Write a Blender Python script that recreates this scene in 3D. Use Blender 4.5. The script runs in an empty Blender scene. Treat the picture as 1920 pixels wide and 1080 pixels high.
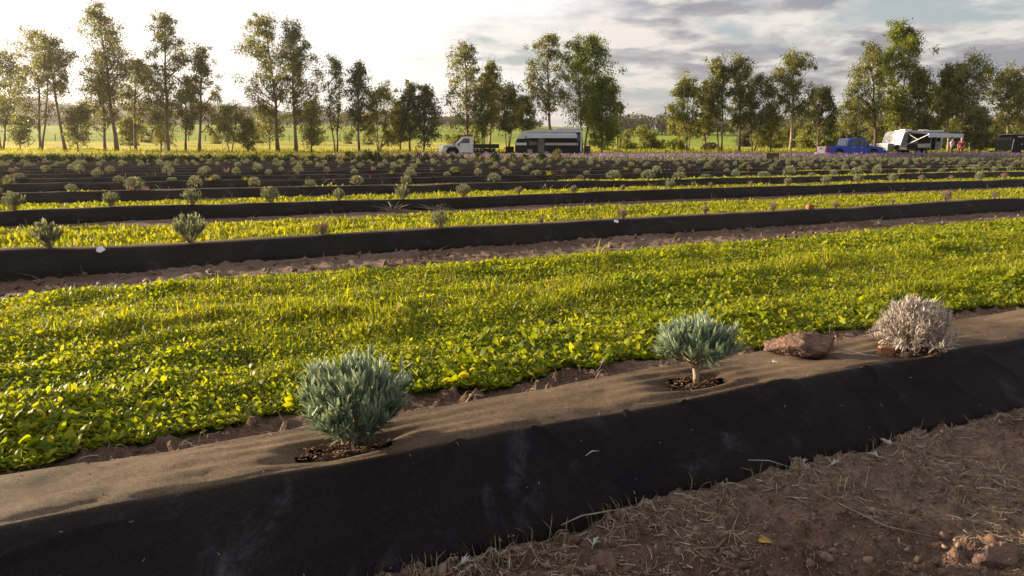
import bpy, bmesh, math, random
import numpy as np
from mathutils import Vector, Matrix

# ------------------------------------------------------------------ camera, sky, sun, exposure
sc = bpy.context.scene
CAMZ = 0.60
PITCH = math.radians(11.22)
FPX = 1280.0
cam_d = bpy.data.cameras.new("Camera")
cam_d.lens = 24.0
cam_d.sensor_width = 36.0
cam_d.clip_start = 0.05
cam_d.clip_end = 12000
cam = bpy.data.objects.new("Camera", cam_d)
sc.collection.objects.link(cam)
cam.location = (0, 0, CAMZ)
cam.rotation_euler = (math.pi / 2 - PITCH, 0, 0)
sc.camera = cam

SUN_AZ = -72.0      # degrees from +Y, negative is left of view
SUN_EL = 9.5
SKY_STRENGTH = 0.05
EXPOSURE = 1.75
az = math.radians(SUN_AZ); el = math.radians(SUN_EL)
SUNDIR = Vector((math.sin(az) * math.cos(el), math.cos(az) * math.cos(el), math.sin(el)))

world = bpy.data.worlds.new("World")
sc.world = world
world.use_nodes = True
wt = world.node_tree
for n in list(wt.nodes):
    wt.nodes.remove(n)


def wn(t, **k):
    n = wt.nodes.new(t)
    for a, b in k.items():
        setattr(n, a, b)
    return n


def wmath(op, a, b=None, c=None, clamp=False):
    n = wn('ShaderNodeMath', operation=op, use_clamp=clamp)
    for i, v in enumerate((a, b, c)):
        if v is None:
            continue
        if isinstance(v, (int, float)):
            n.inputs[i].default_value = v
        else:
            wt.links.new(v, n.inputs[i])
    return n.outputs[0]


def wmix(fac, a, b):
    n = wn('ShaderNodeMix', data_type='RGBA')
    for s, v in ((n.inputs[0], fac), (n.inputs[6], a), (n.inputs[7], b)):
        if isinstance(v, (int, float)):
            s.default_value = v
        elif isinstance(v, tuple):
            s.default_value = (*v, 1)
        else:
            wt.links.new(v, s)
    return n.outputs[2]


def wsmooth(v, lo, hi):
    n = wn('ShaderNodeMapRange', interpolation_type='SMOOTHSTEP')
    wt.links.new(v, n.inputs[0])
    n.inputs[1].default_value = lo
    n.inputs[2].default_value = hi
    return n.outputs[0]


sky = wn('ShaderNodeTexSky', sky_type='NISHITA')
sky.sun_disc = False
sky.sun_elevation = el
sky.sun_rotation = az
sky.air_density = 1.2
sky.dust_density = 2.0
tc = wn('ShaderNodeTexCoord')
sep = wn('ShaderNodeSeparateXYZ')
wt.links.new(tc.outputs['Generated'], sep.inputs[0])
den = wmath('ADD', wmath('MAXIMUM', sep.outputs[2], 0.0), 0.13)
px_ = wmath('DIVIDE', sep.outputs[0], den)
py_ = wmath('DIVIDE', sep.outputs[1], den)
comb = wn('ShaderNodeCombineXYZ')
wt.links.new(px_, comb.inputs[0]); wt.links.new(py_, comb.inputs[1])


def wnoise(scale, detail, rough, dist, off=(0, 0, 0), dim='3D'):
    m = wn('ShaderNodeMapping')
    m.inputs['Location'].default_value = off
    wt.links.new(comb.outputs[0], m.inputs[0])
    n = wn('ShaderNodeTexNoise')
    n.inputs['Scale'].default_value = scale
    n.inputs['Detail'].default_value = detail
    n.inputs['Roughness'].default_value = rough
    n.inputs['Distortion'].default_value = dist
    wt.links.new(m.outputs[0], n.inputs['Vector'])
    return n.outputs[0]


n1 = wnoise(1.0, 10, 0.62, 0.3, (3.1, 1.7, 0))
n2 = wnoise(1.9, 8, 0.6, 0.2, (7.3, 4.2, 2))
n3 = wnoise(0.35, 3, 0.5, 0.0, (1.3, 9.2, 5))
cover = wsmooth(wmath('ADD', n1, wmath('MULTIPLY', n3, 0.35)), 0.56, 0.68)
shade = wsmooth(wmath('ADD', n2, wmath('MULTIPLY', n1, 0.9)), 0.86, 1.06)
C_DARK = (1.9, 2.0, 2.35)
C_LITE = (5.6, 5.25, 4.9)
C_BLUE = (2.8, 3.3, 3.65)
C_WHITE = (6.9, 6.7, 6.6)
skyc = wmix(0.80, sky.outputs[0], C_BLUE)
cloudc = wmix(shade, C_LITE, C_DARK)
c1 = wmix(cover, skyc, cloudc)
# thin bright veil of cloud towards the sun, which stands out of frame on the left
ax_ = wmath('ADD', wmath('MULTIPLY', sep.outputs[0], math.sin(math.radians(-62))),
            wmath('MULTIPLY', sep.outputs[1], math.cos(math.radians(-62))))
veil_in = wmath('ADD', ax_, wmath('MULTIPLY', wmath('SUBTRACT', n1, 0.5), 1.1))
veil = wsmooth(veil_in, 0.30, 0.62)
c2 = wmix(veil, c1, C_WHITE)
lowband = wsmooth(sep.outputs[2], 0.10, 0.0)
c3 = wmix(wmath('MULTIPLY', lowband, 0.55), c2, (5.3, 5.0, 4.8))
# below the horizon: plain dim earth bounce
below = wsmooth(sep.outputs[2], -0.01, -0.06)
c4 = wmix(below, c3, (.7, .55, .35))
bg = wn('ShaderNodeBackground')
bg.inputs[1].default_value = SKY_STRENGTH
wt.links.new(c4, bg.inputs[0])
wo = wn('ShaderNodeOutputWorld')
wt.links.new(bg.outputs[0], wo.inputs[0])

sun_d = bpy.data.lights.new("Sun", 'SUN')
sun_d.energy = 5.0
sun_d.angle = math.radians(0.6)
sun_d.color = (1.0, 0.80, 0.54)
sun = bpy.data.objects.new("Sun", sun_d)
sc.collection.objects.link(sun)
sun.location = (-60, 20, 30)
sun.rotation_euler = SUNDIR.to_track_quat('Z', 'Y').to_euler()

sc.view_settings.view_transform = 'Standard'
sc.view_settings.look = 'None'
sc.view_settings.exposure = EXPOSURE
sc.view_settings.gamma = 1.0
sc.render.engine = 'CYCLES'
sc.cycles.use_denoising = True
sc.cycles.max_bounces = 6
sc.cycles.transparent_max_bounces = 6
sc.cycles.volume_bounces = 0

# ------------------------------------------------------------------ helpers
RNG = np.random.default_rng(7)
random.seed(7)
RD = np.array([math.sin(math.radians(63.4)), math.cos(math.radians(63.4))])   # direction the rows run
RN = np.array([-RD[1], RD[0]])                                               # across the rows, away from camera
COL = sc.collection.objects


def st2xy(s, t):
    return s * RD[0] + t * RN[0], s * RD[1] + t * RN[1]


def at(px, py, Y):
    """point seen at photo pixel (px, py) at distance Y ahead"""
    u = (px - 960) / FPX; v = (py - 540) / FPX
    d = (u, math.cos(PITCH) - v * math.sin(PITCH), -math.sin(PITCH) - v * math.cos(PITCH))
    k = Y / d[1]
    return np.array([d[0] * k, Y, CAMZ + d[2] * k])


def on(px, py, z):
    u = (px - 960) / FPX; v = (py - 540) / FPX
    d = (u, math.cos(PITCH) - v * math.sin(PITCH), -math.sin(PITCH) - v * math.cos(PITCH))
    k = (z - CAMZ) / d[2]
    return np.array([d[0] * k, d[1] * k, z])


def _hash(i, j, seed):
    h = (i.astype(np.int64) * 374761393 + j.astype(np.int64) * 668265263 + seed * 1442695041) & 0xFFFFFFFF
    h = ((h ^ (h >> 13)) * 1274126177) & 0xFFFFFFFF
    return ((h ^ (h >> 16)) & 0xFFFF) / 65535.0


def vnoise(x, y, seed=0):
    x = np.asarray(x, float); y = np.asarray(y, float)
    i = np.floor(x); j = np.floor(y)
    fx = x - i; fy = y - j
    fx = fx * fx * (3 - 2 * fx); fy = fy * fy * (3 - 2 * fy)
    a = _hash(i, j, seed); b = _hash(i + 1, j, seed); c = _hash(i, j + 1, seed); d = _hash(i + 1, j + 1, seed)
    return (a + (b - a) * fx) * (1 - fy) + (c + (d - c) * fx) * fy


def fbm(x, y, oct=4, seed=0, g=0.5):
    s = 0; a = 1; n = 0
    for k in range(oct):
        s = s + a * vnoise(np.asarray(x) * 2 ** k, np.asarray(y) * 2 ** k, seed + k * 17)
        n += a; a *= g
    return s / n


U_K = np.array([-1400, -400, 0, 400, 850, 1150, 1500, 1920, 3200])
Y_K = np.log(np.array([140., 260., 400., 900., 3500.]))
V_T = np.array([
    [262, 262, 262, 262, 264, 273, 274, 272, 272],
    [247, 247, 247, 248, 250, 256, 257, 256, 256],
    [236, 236, 236, 236, 238, 250, 251, 250, 250],
    [196, 196, 199, 209, 236, 244, 246, 244, 244],
    [197, 197, 200, 210, 236, 244, 246, 244, 244]], float)


def terrain(x, y):
    x = np.asarray(x, float); y = np.asarray(y, float)
    z0 = np.interp(y, [50, 58, 76, 92], [0, 0.12, 0.72, 1.0])
    yy = np.clip(y, 92, 3500)
    px = np.clip(960 + FPX * x / yy, U_K[0], U_K[-1])
    ly = np.log(yy)
    rows = np.stack([np.interp(px, U_K, V_T[k]) for k in range(5)])
    vfar = np.empty_like(px)
    out = np.interp(ly, Y_K, [0, 1, 2, 3, 4])
    k = np.clip(np.floor(out).astype(int), 0, 3); f = out - k
    r0 = np.take_along_axis(rows, k[None, ...], 0)[0] if rows.ndim > 1 else rows[k]
    r1 = np.take_along_axis(rows, (k + 1)[None, ...], 0)[0] if rows.ndim > 1 else rows[k + 1]
    v = r0 + (r1 - r0) * f
    zf = CAMZ + (286 - v) * yy / FPX
    w = np.clip((y - 92) / 48, 0, 1)
    z = z0 * (1 - w) + zf * w
    z = z + np.where(y > 150, (fbm(x / 130, y / 130, 3, 5) - 0.5) * np.clip((y - 150) / 700, 0, 1) * 8, 0)
    return z


def tz(x, y):
    return float(terrain(np.array([x]), np.array([y]))[0])


def mesh_np(name, V, F, mats=(), midx=None, smooth=False, attr=None):
    """F: list of (M,k) int arrays"""
    me = bpy.data.meshes.new(name)
    V = np.asarray(V, np.float32)
    F = [np.asarray(f, np.int32) for f in F if len(f)]
    me.vertices.add(len(V))
    me.vertices.foreach_set('co', V.ravel())
    nl = sum(f.size for f in F); npol = sum(len(f) for f in F)
    me.loops.add(nl); me.polygons.add(npol)
    me.loops.foreach_set('vertex_index', np.concatenate([f.ravel() for f in F]))
    st = []; o = 0
    for f in F:
        st.append(o + np.arange(len(f)) * f.shape[1]); o += f.size
    me.polygons.foreach_set('loop_start', np.concatenate(st).astype(np.int32))
    for m in mats:
        me.materials.append(m)
    if midx is not None:
        me.polygons.foreach_set('material_index', np.asarray(midx, np.int32))
    me.update(calc_edges=True)
    me.validate()
    if smooth:
        me.polygons.foreach_set('use_smooth', np.ones(len(me.polygons), bool))
    if attr:
        for an, data in attr.items():
            data = np.asarray(data, np.float32)
            if data.ndim == 1:
                a = me.attributes.new(an, 'FLOAT', 'POINT'); a.data.foreach_set('value', data)
            else:
                a = me.attributes.new(an, 'FLOAT_COLOR', 'POINT'); a.data.foreach_set('color', data.ravel())
    return me


def link(name, me, parent=None, loc=None, **tags):
    o = bpy.data.objects.new(name, me)
    COL.link(o)
    if parent is not None:
        o.parent = parent
    if loc is not None:
        o.location = loc
    for k, v in tags.items():
        o[k] = v
    return o


def thing(name, loc, rz=0.0, **tags):
    o = bpy.data.objects.new(name, None)
    COL.link(o)
    o.empty_display_size = 0.2
    o.location = loc
    o.rotation_euler = (0, 0, rz)
    for k, v in tags.items():
        o[k] = v
    return o


class Geo:
    """collects vertices and faces of one mesh"""
    def __init__(s):
        s.V = []; s.Q = []; s.T = []; s.n = 0; s.P = []

    def add(s, V, Q=None, T=None):
        V = np.asarray(V, float).reshape(-1, 3)
        if Q is not None and len(Q): s.Q.append(np.asarray(Q) + s.n)
        if T is not None and len(T): s.T.append(np.asarray(T) + s.n)
        s.V.append(V); s.n += len(V)

    def box(s, x0, x1, y0, y1, z0, z1):
        V = [(x, y, z) for x in (x0, x1) for y in (y0, y1) for z in (z0, z1)]
        s.add(V, [(0, 1, 3, 2), (4, 6, 7, 5), (0, 4, 5, 1), (2, 3, 7, 6), (0, 2, 6, 4), (1, 5, 7, 3)])

    def prism(s, prof, y0, y1, inset=0.0):
        """side profile in x,z extruded along y; inset bevels the two flat ends"""
        prof = np.array(prof, float); n = len(prof)
        c = prof.mean(0)
        small = c + (prof - c) * (1 - inset) if inset else prof
        rings = [(y0, small), (y0 + inset * 0.6, prof), (y1 - inset * 0.6, prof), (y1, small)] if inset else [(y0, prof), (y1, prof)]
        V = []; Q = []
        for y, p in rings:
            V += [(a, y, b) for a, b in p]
        for k in range(len(rings) - 1):
            for i in range(n):
                j = (i + 1) % n
                Q.append((k * n + i, k * n + j, (k + 1) * n + j, (k + 1) * n + i))
        s.add(V, Q)
        base = s.n - len(V)
        s.P.append([base + i for i in range(n)][::-1])
        s.P.append([base + (len(rings) - 1) * n + i for i in range(n)])

    def tube(s, pts, rad, sides=6, cap=True):
        pts = np.asarray(pts, float); m = len(pts)
        rad = np.broadcast_to(np.asarray(rad, float), (m,))
        tan = np.gradient(pts, axis=0); tan /= np.linalg.norm(tan, axis=1)[:, None] + 1e-9
        ref = np.array([0, 0, 1.]) if abs(tan[0][2]) < 0.9 else np.array([1., 0, 0])
        A = np.cross(tan, ref); A /= np.linalg.norm(A, axis=1)[:, None] + 1e-9
        B = np.cross(tan, A)
        th = np.arange(sides) * 2 * math.pi / sides
        V = pts[:, None, :] + rad[:, None, None] * (A[:, None, :] * np.cos(th)[None, :, None] + B[:, None, :] * np.sin(th)[None, :, None])
        i = np.arange(m - 1)[:, None]; j = np.arange(sides)[None, :]; jn = (j + 1) % sides
        Q = np.stack([i * sides + j, i * sides + jn, (i + 1) * sides + jn, (i + 1) * sides + j], -1).reshape(-1, 4)
        s.add(V.reshape(-1, 3), Q)
        if cap:
            b = s.n - m * sides
            s.P.append([b + k for k in range(sides)]); s.P.append([b + (m - 1) * sides + k for k in range(sides)][::-1])

    def cyl(s, c0, c1, r, sides=16):
        s.tube([c0, c1], [r, r], sides)

    def build(s, name, mat, parent=None, smooth=False, bevel=0.0, **tags):
        me = bpy.data.meshes.new(name)
        V = np.concatenate(s.V)
        faces = [tuple(int(v) for v in q) for a in s.Q for q in a] + [tuple(int(v) for v in q) for a in s.T for q in a] + [tuple(p) for p in s.P]
        me.from_pydata([tuple(v) for v in V], [], faces)
        me.validate()
        bm = bmesh.new(); bm.from_mesh(me)
        bmesh.ops.recalc_face_normals(bm, faces=bm.faces)
        bm.to_mesh(me); bm.free()
        me.materials.append(mat)
        if smooth:
            for p in me.polygons: p.use_smooth = True
        o = link(name, me, parent, **tags)
        if bevel:
            b = o.modifiers.new('bevel', 'BEVEL'); b.width = bevel; b.segments = 2; b.limit_method = 'ANGLE'
        return o


# templates are arrays: verts (T,3), faces
def scatter(tv, tq, tt, pos, yaw, pitch, scale, roll=None):
    """instances of a template: template points along +z (length), pitch tilts towards local +x, yaw spins"""
    N = len(pos)
    v = tv[None, :, :] * scale[:, None, :]
    cp = np.cos(pitch)[:, None]; sp = np.sin(pitch)[:, None]
    if roll is not None:
        cr = np.cos(roll)[:, None]; sr = np.sin(roll)[:, None]
        v = np.stack([v[..., 0] * cr - v[..., 1] * sr, v[..., 0] * sr + v[..., 1] * cr, v[..., 2]], -1)
    x = v[..., 0] * cp + v[..., 2] * sp
    z = -v[..., 0] * sp + v[..., 2] * cp
    y = v[..., 1]
    cy = np.cos(yaw)[:, None]; sy = np.sin(yaw)[:, None]
    X = x * cy - y * sy; Y = x * sy + y * cy
    V = np.stack([X, Y, z], -1) + pos[:, None, :]
    T = tv.shape[0]
    off = (np.arange(N) * T)[:, None, None]
    Q = (np.asarray(tq)[None] + off).reshape(-1, 4) if len(tq) else np.zeros((0, 4), int)
    Tt = (np.asarray(tt)[None] + off).reshape(-1, 3) if len(tt) else np.zeros((0, 3), int)
    return V.reshape(-1, 3), Q, Tt


def merge(parts):
    V = []; Q = []; T = []; n = 0
    for v, q, t in parts:
        V.append(v); Q.append(q + n); T.append(t + n); n += len(v)
    return np.concatenate(V), [np.concatenate(Q), np.concatenate(T)]


# blade: width along y, bends towards x
BLADE_V = np.array([(0, -.5, 0), (0, .5, 0), (.06, -.42, .4), (.06, .42, .4), (.22, -.28, .75), (.22, .28, .75), (.42, 0, 1.0)])
BLADE_Q = [(0, 1, 3, 2), (2, 3, 5, 4)]; BLADE_T = [(4, 5, 6)]
LOWB_V = np.array([(0, -.5, 0), (0, .5, 0), (.1, -.4, .6), (.1, .4, .6), (.3, 0, 1.0)])
LOWB_Q = [(0, 1, 3, 2)]; LOWB_T = [(2, 3, 4)]
# broad leaf with a folded midrib
LEAF_V = np.array([(0, 0, 0), (.03, -.32, .25), (-.05, 0, .3), (.03, .32, .25), (.08, -.42, .55), (0, 0, .6), (.08, .42, .55), (.2, -.22, .85), (.12, 0, .88), (.2, .22, .85), (.28, 0, 1.0)])
LEAF_Q = [(1, 4, 5, 2), (2, 5, 6, 3), (4, 7, 8, 5), (5, 8, 9, 6)]
LEAF_T = [(0, 1, 2), (0, 2, 3), (7, 10, 8), (8, 10, 9)]
CARD_V = np.array([(0, 0, 0), (0, -.5, .45), (0, .5, .45), (0, 0, 1.0)])
CARD_Q = [(0, 2, 3, 1)]; CARD_T = []
# narrow lavender leaf
NEED_V = np.array([(0, -.5, 0), (0.02, 0, 0), (0, .5, 0), (.05, -.55, .45), (.07, 0, .45), (.05, .55, .45), (.18, -.4, .8), (.2, 0, .8), (.18, .4, .8), (.3, 0, 1.0)])
NEED_Q = [(0, 1, 4, 3), (1, 2, 5, 4), (3, 4, 7, 6), (4, 5, 8, 7)]; NEED_T = [(6, 7, 9), (7, 8, 9)]


# ------------------------------------------------------------------ materials
def newmat(name):
    m = bpy.data.materials.new(name); m.use_nodes = True
    nt = m.node_tree
    for n in list(nt.nodes): nt.nodes.remove(n)
    out = nt.nodes.new('ShaderNodeOutputMaterial')
    return m, nt, out


def leafmat(name, cols, transl=0.45, rough=0.55, tcol=None, spec=0.3, posvar=None, tboost=1.25):
    """cols: list of (pos, rgb) for a per-leaf random ramp"""
    m, nt, out = newmat(name)
    g = nt.nodes.new('ShaderNodeNewGeometry')
    fac = g.outputs['Random Per Island']
    if posvar:
        tcn = nt.nodes.new('ShaderNodeTexCoord')
        nz = nt.nodes.new('ShaderNodeTexNoise'); nz.inputs['Scale'].default_value = posvar[0]; nz.inputs['Detail'].default_value = 3
        nt.links.new(tcn.outputs['Object'], nz.inputs['Vector'])
        a = nt.nodes.new('ShaderNodeMath'); a.operation = 'MULTIPLY_ADD'
        nt.links.new(nz.outputs[0], a.inputs[0]); a.inputs[1].default_value = posvar[1]; a.inputs[2].default_value = -posvar[1] * 0.5
        b = nt.nodes.new('ShaderNodeMath'); b.operation = 'ADD'; b.use_clamp = True
        nt.links.new(a.outputs[0], b.inputs[0]); nt.links.new(fac, b.inputs[1])
        fac = b.outputs[0]
    r = nt.nodes.new('ShaderNodeValToRGB')
    el_ = r.color_ramp.elements
    while len(el_) < len(cols): el_.new(0.5)
    for e, (p, c) in zip(el_, cols):
        e.position = p; e.color = (*c, 1)
    nt.links.new(fac, r.inputs[0])
    p = nt.nodes.new('ShaderNodeBsdfPrincipled')
    p.inputs['Roughness'].default_value = rough
    p.inputs['Specular IOR Level'].default_value = spec
    nt.links.new(r.outputs[0], p.inputs['Base Color'])
    t = nt.nodes.new('ShaderNodeBsdfTranslucent')
    mx = nt.nodes.new('ShaderNodeMix'); mx.data_type = 'RGBA'; mx.blend_type = 'MULTIPLY'
    mx.inputs[0].default_value = 1.0
    nt.links.new(r.outputs[0], mx.inputs[6])
    tc_ = tcol or (1.3, 1.25, 0.6)
    mx.inputs[7].default_value = (tc_[0] * tboost, tc_[1] * tboost, tc_[2] * tboost, 1)
    nt.links.new(mx.outputs[2], t.inputs[0])
    s = nt.nodes.new('ShaderNodeMixShader'); s.inputs[0].default_value = transl
    nt.links.new(p.outputs[0], s.inputs[1]); nt.links.new(t.outputs[0], s.inputs[2])
    nt.links.new(s.outputs[0], out.inputs[0])
    return m


def solid(name, col, rough=0.6, metal=0.0, spec=0.5, var=0.12, scale=8.0, bump=0.0, bscale=40.0, coat=0.0, col2=None):
    """painted or plain surface with a little grime and tone variation"""
    m, nt, out = newmat(name)
    p = nt.nodes.new('ShaderNodeBsdfPrincipled')
    tcn = nt.nodes.new('ShaderNodeTexCoord')
    nz = nt.nodes.new('ShaderNodeTexNoise'); nz.inputs['Scale'].default_value = scale; nz.inputs['Detail'].default_value = 6
    nt.links.new(tcn.outputs['Object'], nz.inputs['Vector'])
    r = nt.nodes.new('ShaderNodeValToRGB')
    c2 = col2 or tuple(c * (1 - var * 2) for c in col)
    r.color_ramp.elements[0].position = 0.3; r.color_ramp.elements[0].color = (*c2, 1)
    r.color_ramp.elements[1].position = 0.7; r.color_ramp.elements[1].color = (*col, 1)
    nt.links.new(nz.outputs[0], r.inputs[0]); nt.links.new(r.outputs[0], p.inputs['Base Color'])
    p.inputs['Roughness'].default_value = rough
    p.inputs['Metallic'].default_value = metal
    p.inputs['Specular IOR Level'].default_value = spec
    p.inputs['Coat Weight'].default_value = coat
    if bump:
        nb = nt.nodes.new('ShaderNodeTexNoise'); nb.inputs['Scale'].default_value = bscale; nb.inputs['Detail'].default_value = 5
        nt.links.new(tcn.outputs['Object'], nb.inputs['Vector'])
        b = nt.nodes.new('ShaderNodeBump'); b.inputs['Strength'].default_value = bump; b.inputs['Distance'].default_value = 0.01
        nt.links.new(nb.outputs[0], b.inputs['Height']); nt.links.new(b.outputs[0], p.inputs['Normal'])
    nt.links.new(p.outputs[0], out.inputs[0])
    return m


def groundmat():
    m, nt, out = newmat('ground')
    N = nt.nodes.new; L = nt.links.new
    at_ = N('ShaderNodeAttribute'); at_.attribute_name = 'zone'
    tcn = N('ShaderNodeTexCoord')
    geo = N('ShaderNodeNewGeometry')

    def noise(s, d=6, r=0.6):
        n = N('ShaderNodeTexNoise'); n.inputs['Scale'].default_value = s; n.inputs['Detail'].default_value = d; n.inputs['Roughness'].default_value = r
        L(tcn.outputs['Object'], n.inputs['Vector']); return n.outputs[0]
    a = noise(9.0); b = noise(60.0); c = noise(0.22, 4)
    r1 = N('ShaderNodeMapRange'); L(a, r1.inputs[0]); r1.inputs[1].default_value = 0.3; r1.inputs[2].default_value = 0.72; r1.inputs[3].default_value = 0.62; r1.inputs[4].default_value = 1.3
    r2 = N('ShaderNodeMapRange'); L(b, r2.inputs[0]); r2.inputs[1].default_value = 0.3; r2.inputs[2].default_value = 0.72; r2.inputs[3].default_value = 0.6; r2.inputs[4].default_value = 1.45
    r3 = N('ShaderNodeMapRange'); L(c, r3.inputs[0]); r3.inputs[1].default_value = 0.3; r3.inputs[2].default_value = 0.7; r3.inputs[3].default_value = 0.8; r3.inputs[4].default_value = 1.2
    m1 = N('ShaderNodeMath'); m1.operation = 'MULTIPLY'; L(r1.outputs[0], m1.inputs[0]); L(r2.outputs[0], m1.inputs[1])
    m2 = N('ShaderNodeMath'); m2.operation = 'MULTIPLY'; L(m1.outputs[0], m2.inputs[0]); L(r3.outputs[0], m2.inputs[1])
    mx = N('ShaderNodeVectorMath'); mx.operation = 'SCALE'; L(at_.outputs['Color'], mx.inputs[0]); L(m2.outputs[0], mx.inputs['Scale'])
    p = N('ShaderNodeBsdfPrincipled'); p.inputs['Roughness'].default_value = 0.95; p.inputs['Specular IOR Level'].default_value = 0.15
    L(mx.outputs[0], p.inputs['Base Color'])
    v = N('ShaderNodeTexVoronoi'); v.inputs['Scale'].default_value = 130.0; L(tcn.outputs['Object'], v.inputs['Vector'])
    nb = noise(220.0, 5)
    ad = N('ShaderNodeMath'); ad.operation = 'ADD'; L(v.outputs['Distance'], ad.inputs[0]); L(nb, ad.inputs[1])
    bp = N('ShaderNodeBump'); bp.inputs['Strength'].default_value = 1.0; bp.inputs['Distance'].default_value = 0.006
    L(ad.outputs[0], bp.inputs['Height']); L(bp.outputs[0], p.inputs['Normal'])
    L(p.outputs[0], out.inputs[0])
    return m


def weedmat(name='weed_mat'):
    """woven black plastic ground cover, dusty on top"""
    m, nt, out = newmat(name)
    N = nt.nodes.new; L = nt.links.new
    at_ = N('ShaderNodeAttribute'); at_.attribute_name = 'dust'
    tcn = N('ShaderNodeTexCoord')

    def noise(s, d=6, r=0.6, dist=0.0):
        n = N('ShaderNodeTexNoise'); n.inputs['Scale'].default_value = s; n.inputs['Detail'].default_value = d; n.inputs['Roughness'].default_value = r
        n.inputs['Distortion'].default_value = dist
        L(tcn.outputs['Object'], n.inputs['Vector']); return n.outputs[0]

    def rng(v, a, b, c, d):
        r = N('ShaderNodeMapRange'); L(v, r.inputs[0])
        for i, q in enumerate((a, b, c, d)): r.inputs[i + 1].default_value = q
        return r.outputs[0]

    def mul(a, b, op='MULTIPLY'):
        n = N('ShaderNodeMath'); n.operation = op
        for i, q in enumerate((a, b)):
            if isinstance(q, (int, float)): n.inputs[i].default_value = q
            else: L(q, n.inputs[i])
        return n.outputs[0]

    def mix(f, a, b):
        n = N('ShaderNodeMix'); n.data_type = 'RGBA'
        if isinstance(f, (int, float)): n.inputs[0].default_value = f
        else: L(f, n.inputs[0])
        for i, q in ((6, a), (7, b)):
            if isinstance(q, tuple): n.inputs[i].default_value = (*q, 1)
            else: L(q, n.inputs[i])
        return n.outputs[2]
    speck = mul(rng(noise(700, 2, 0.6), 0.35, 0.7, 0.5, 1.7), rng(noise(120, 5, 0.7), 0.3, 0.7, 0.7, 1.35))
    smudge = mul(rng(noise(4.5, 7, 0.68, 0.9), 0.54, 0.72, 0, 1), rng(noise(17, 5, 0.6, 0.6), 0.42, 0.66, 0, 1))
    film = rng(noise(3.4, 7), 0.32, 0.68, 0.3, 1.0)
    dust = mul(at_.outputs['Fac'], mul(film, 1.0))
    black = mix(mul(film, 0.45), (0.005, 0.005, 0.0075), (0.013, 0.012, 0.014))
    c1 = mix(mul(smudge, 0.38), black, (0.17, 0.17, 0.21))
    c2 = mix(mul(dust, 0.85), c1, (0.215, 0.148, 0.094))
    sc_ = N('ShaderNodeVectorMath'); sc_.operation = 'SCALE'; L(c2, sc_.inputs[0]); L(speck, sc_.inputs['Scale'])
    p = N('ShaderNodeBsdfPrincipled'); p.inputs['Roughness'].default_value = 0.7; p.inputs['Specular IOR Level'].default_value = 0.09
    L(sc_.outputs[0], p.inputs['Base Color'])
    wx = N('ShaderNodeTexWave'); wx.inputs['Scale'].default_value = 190; wx.inputs['Distortion'].default_value = 1.0; wx.bands_direction = 'X'
    wy = N('ShaderNodeTexWave'); wy.inputs['Scale'].default_value = 190; wy.inputs['Distortion'].default_value = 1.0; wy.bands_direction = 'Y'
    L(tcn.outputs['Object'], wx.inputs['Vector']); L(tcn.outputs['Object'], wy.inputs['Vector'])
    h = mul(mul(wx.outputs[1], wy.outputs[1], 'ADD'), 0.35)
    h2 = mul(h, noise(70, 4), 'ADD')
    bp = N('ShaderNodeBump'); bp.inputs['Strength'].default_value = 0.6; bp.inputs['Distance'].default_value = 0.0025
    L(h2, bp.inputs['Height']); L(bp.outputs[0], p.inputs['Normal'])
    L(p.outputs[0], out.inputs[0])
    return m


M = {}
M['ground'] = groundmat()
M['weed_mat'] = weedmat()
M['grass'] = leafmat('grass', [(0, (.10, .14, .006)), (.45, (.23, .26, .010)), (.85, (.33, .33, .02)), (1, (.46, .38, .12))], 0.5, 0.5, posvar=(2.2, 0.9), tcol=(1.25, 1.15, .35))
M['broad'] = leafmat('broad_leaf', [(0, (.075, .125, .006)), (.42, (.20, .245, .010)), (.97, (.32, .345, .022)), (1, (.34, .30, .05))], 0.5, 0.5, posvar=(2.6, 1.0), tcol=(1.42, 1.26, .3), spec=0.25)
M['grass_far'] = leafmat('grass_far', [(0, (.11, .15, .008)), (.5, (.23, .255, .013)), (1, (.36, .33, .04))], 0.5, 0.6, posvar=(0.5, 0.7), tcol=(1.25, 1.15, .4))
M['lav'] = leafmat('lavender_leaf', [(0, (.12, .165, .125)), (.5, (.22, .285, .22)), (1, (.42, .47, .36))], 0.25, 0.6, tcol=(1.2, 1.2, .7))
M['lav_far'] = leafmat('lavender_ball', [(0, (.10, .12, .085)), (.5, (.20, .225, .155)), (1, (.38, .39, .27))], 0.3, 0.7, tcol=(1.3, 1.2, .7))
M['dead'] = leafmat('dead_leaf', [(0, (.26, .22, .20)), (.5, (.45, .39, .36)), (1, (.66, .61, .58))], 0.2, 0.7, tcol=(1.1, 1.0, .85), tboost=1.0)
M['dead_far'] = leafmat('dead_ball', [(0, (.15, .10, .075)), (.5, (.27, .19, .14)), (1, (.42, .31, .24))], 0.25, 0.8, tcol=(1.2, 1.0, .8))
M['woody'] = solid('woody_stem', (.30, .25, .18), 0.85, bump=.6, bscale=120, scale=40)
M['soilcore'] = solid('bed_soil', (.10, .052, .03), 0.95, bump=1.0, bscale=200, scale=90, var=.35)
M['rock'] = solid('rock', (.21, .115, .072), 0.92, bump=1.0, bscale=110, scale=35, col2=(.07, .043, .040))
M['brick'] = solid('brick_shard', (.34, .15, .07), 0.9, bump=.7, bscale=150, scale=60)
M['straw'] = leafmat('straw', [(0, (.10, .07, .045)), (.5, (.22, .16, .10)), (.9, (.38, .31, .22)), (1, (.6, .55, .48))], 0.2, 0.8, tcol=(1.1, 1.0, .8), tboost=1.0)
M['pale'] = leafmat('dry_sprig', [(0, (.32, .31, .31)), (1, (.52, .50, .49))], 0.15, 0.8, tcol=(1, 1, 1), tboost=1.0)
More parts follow.
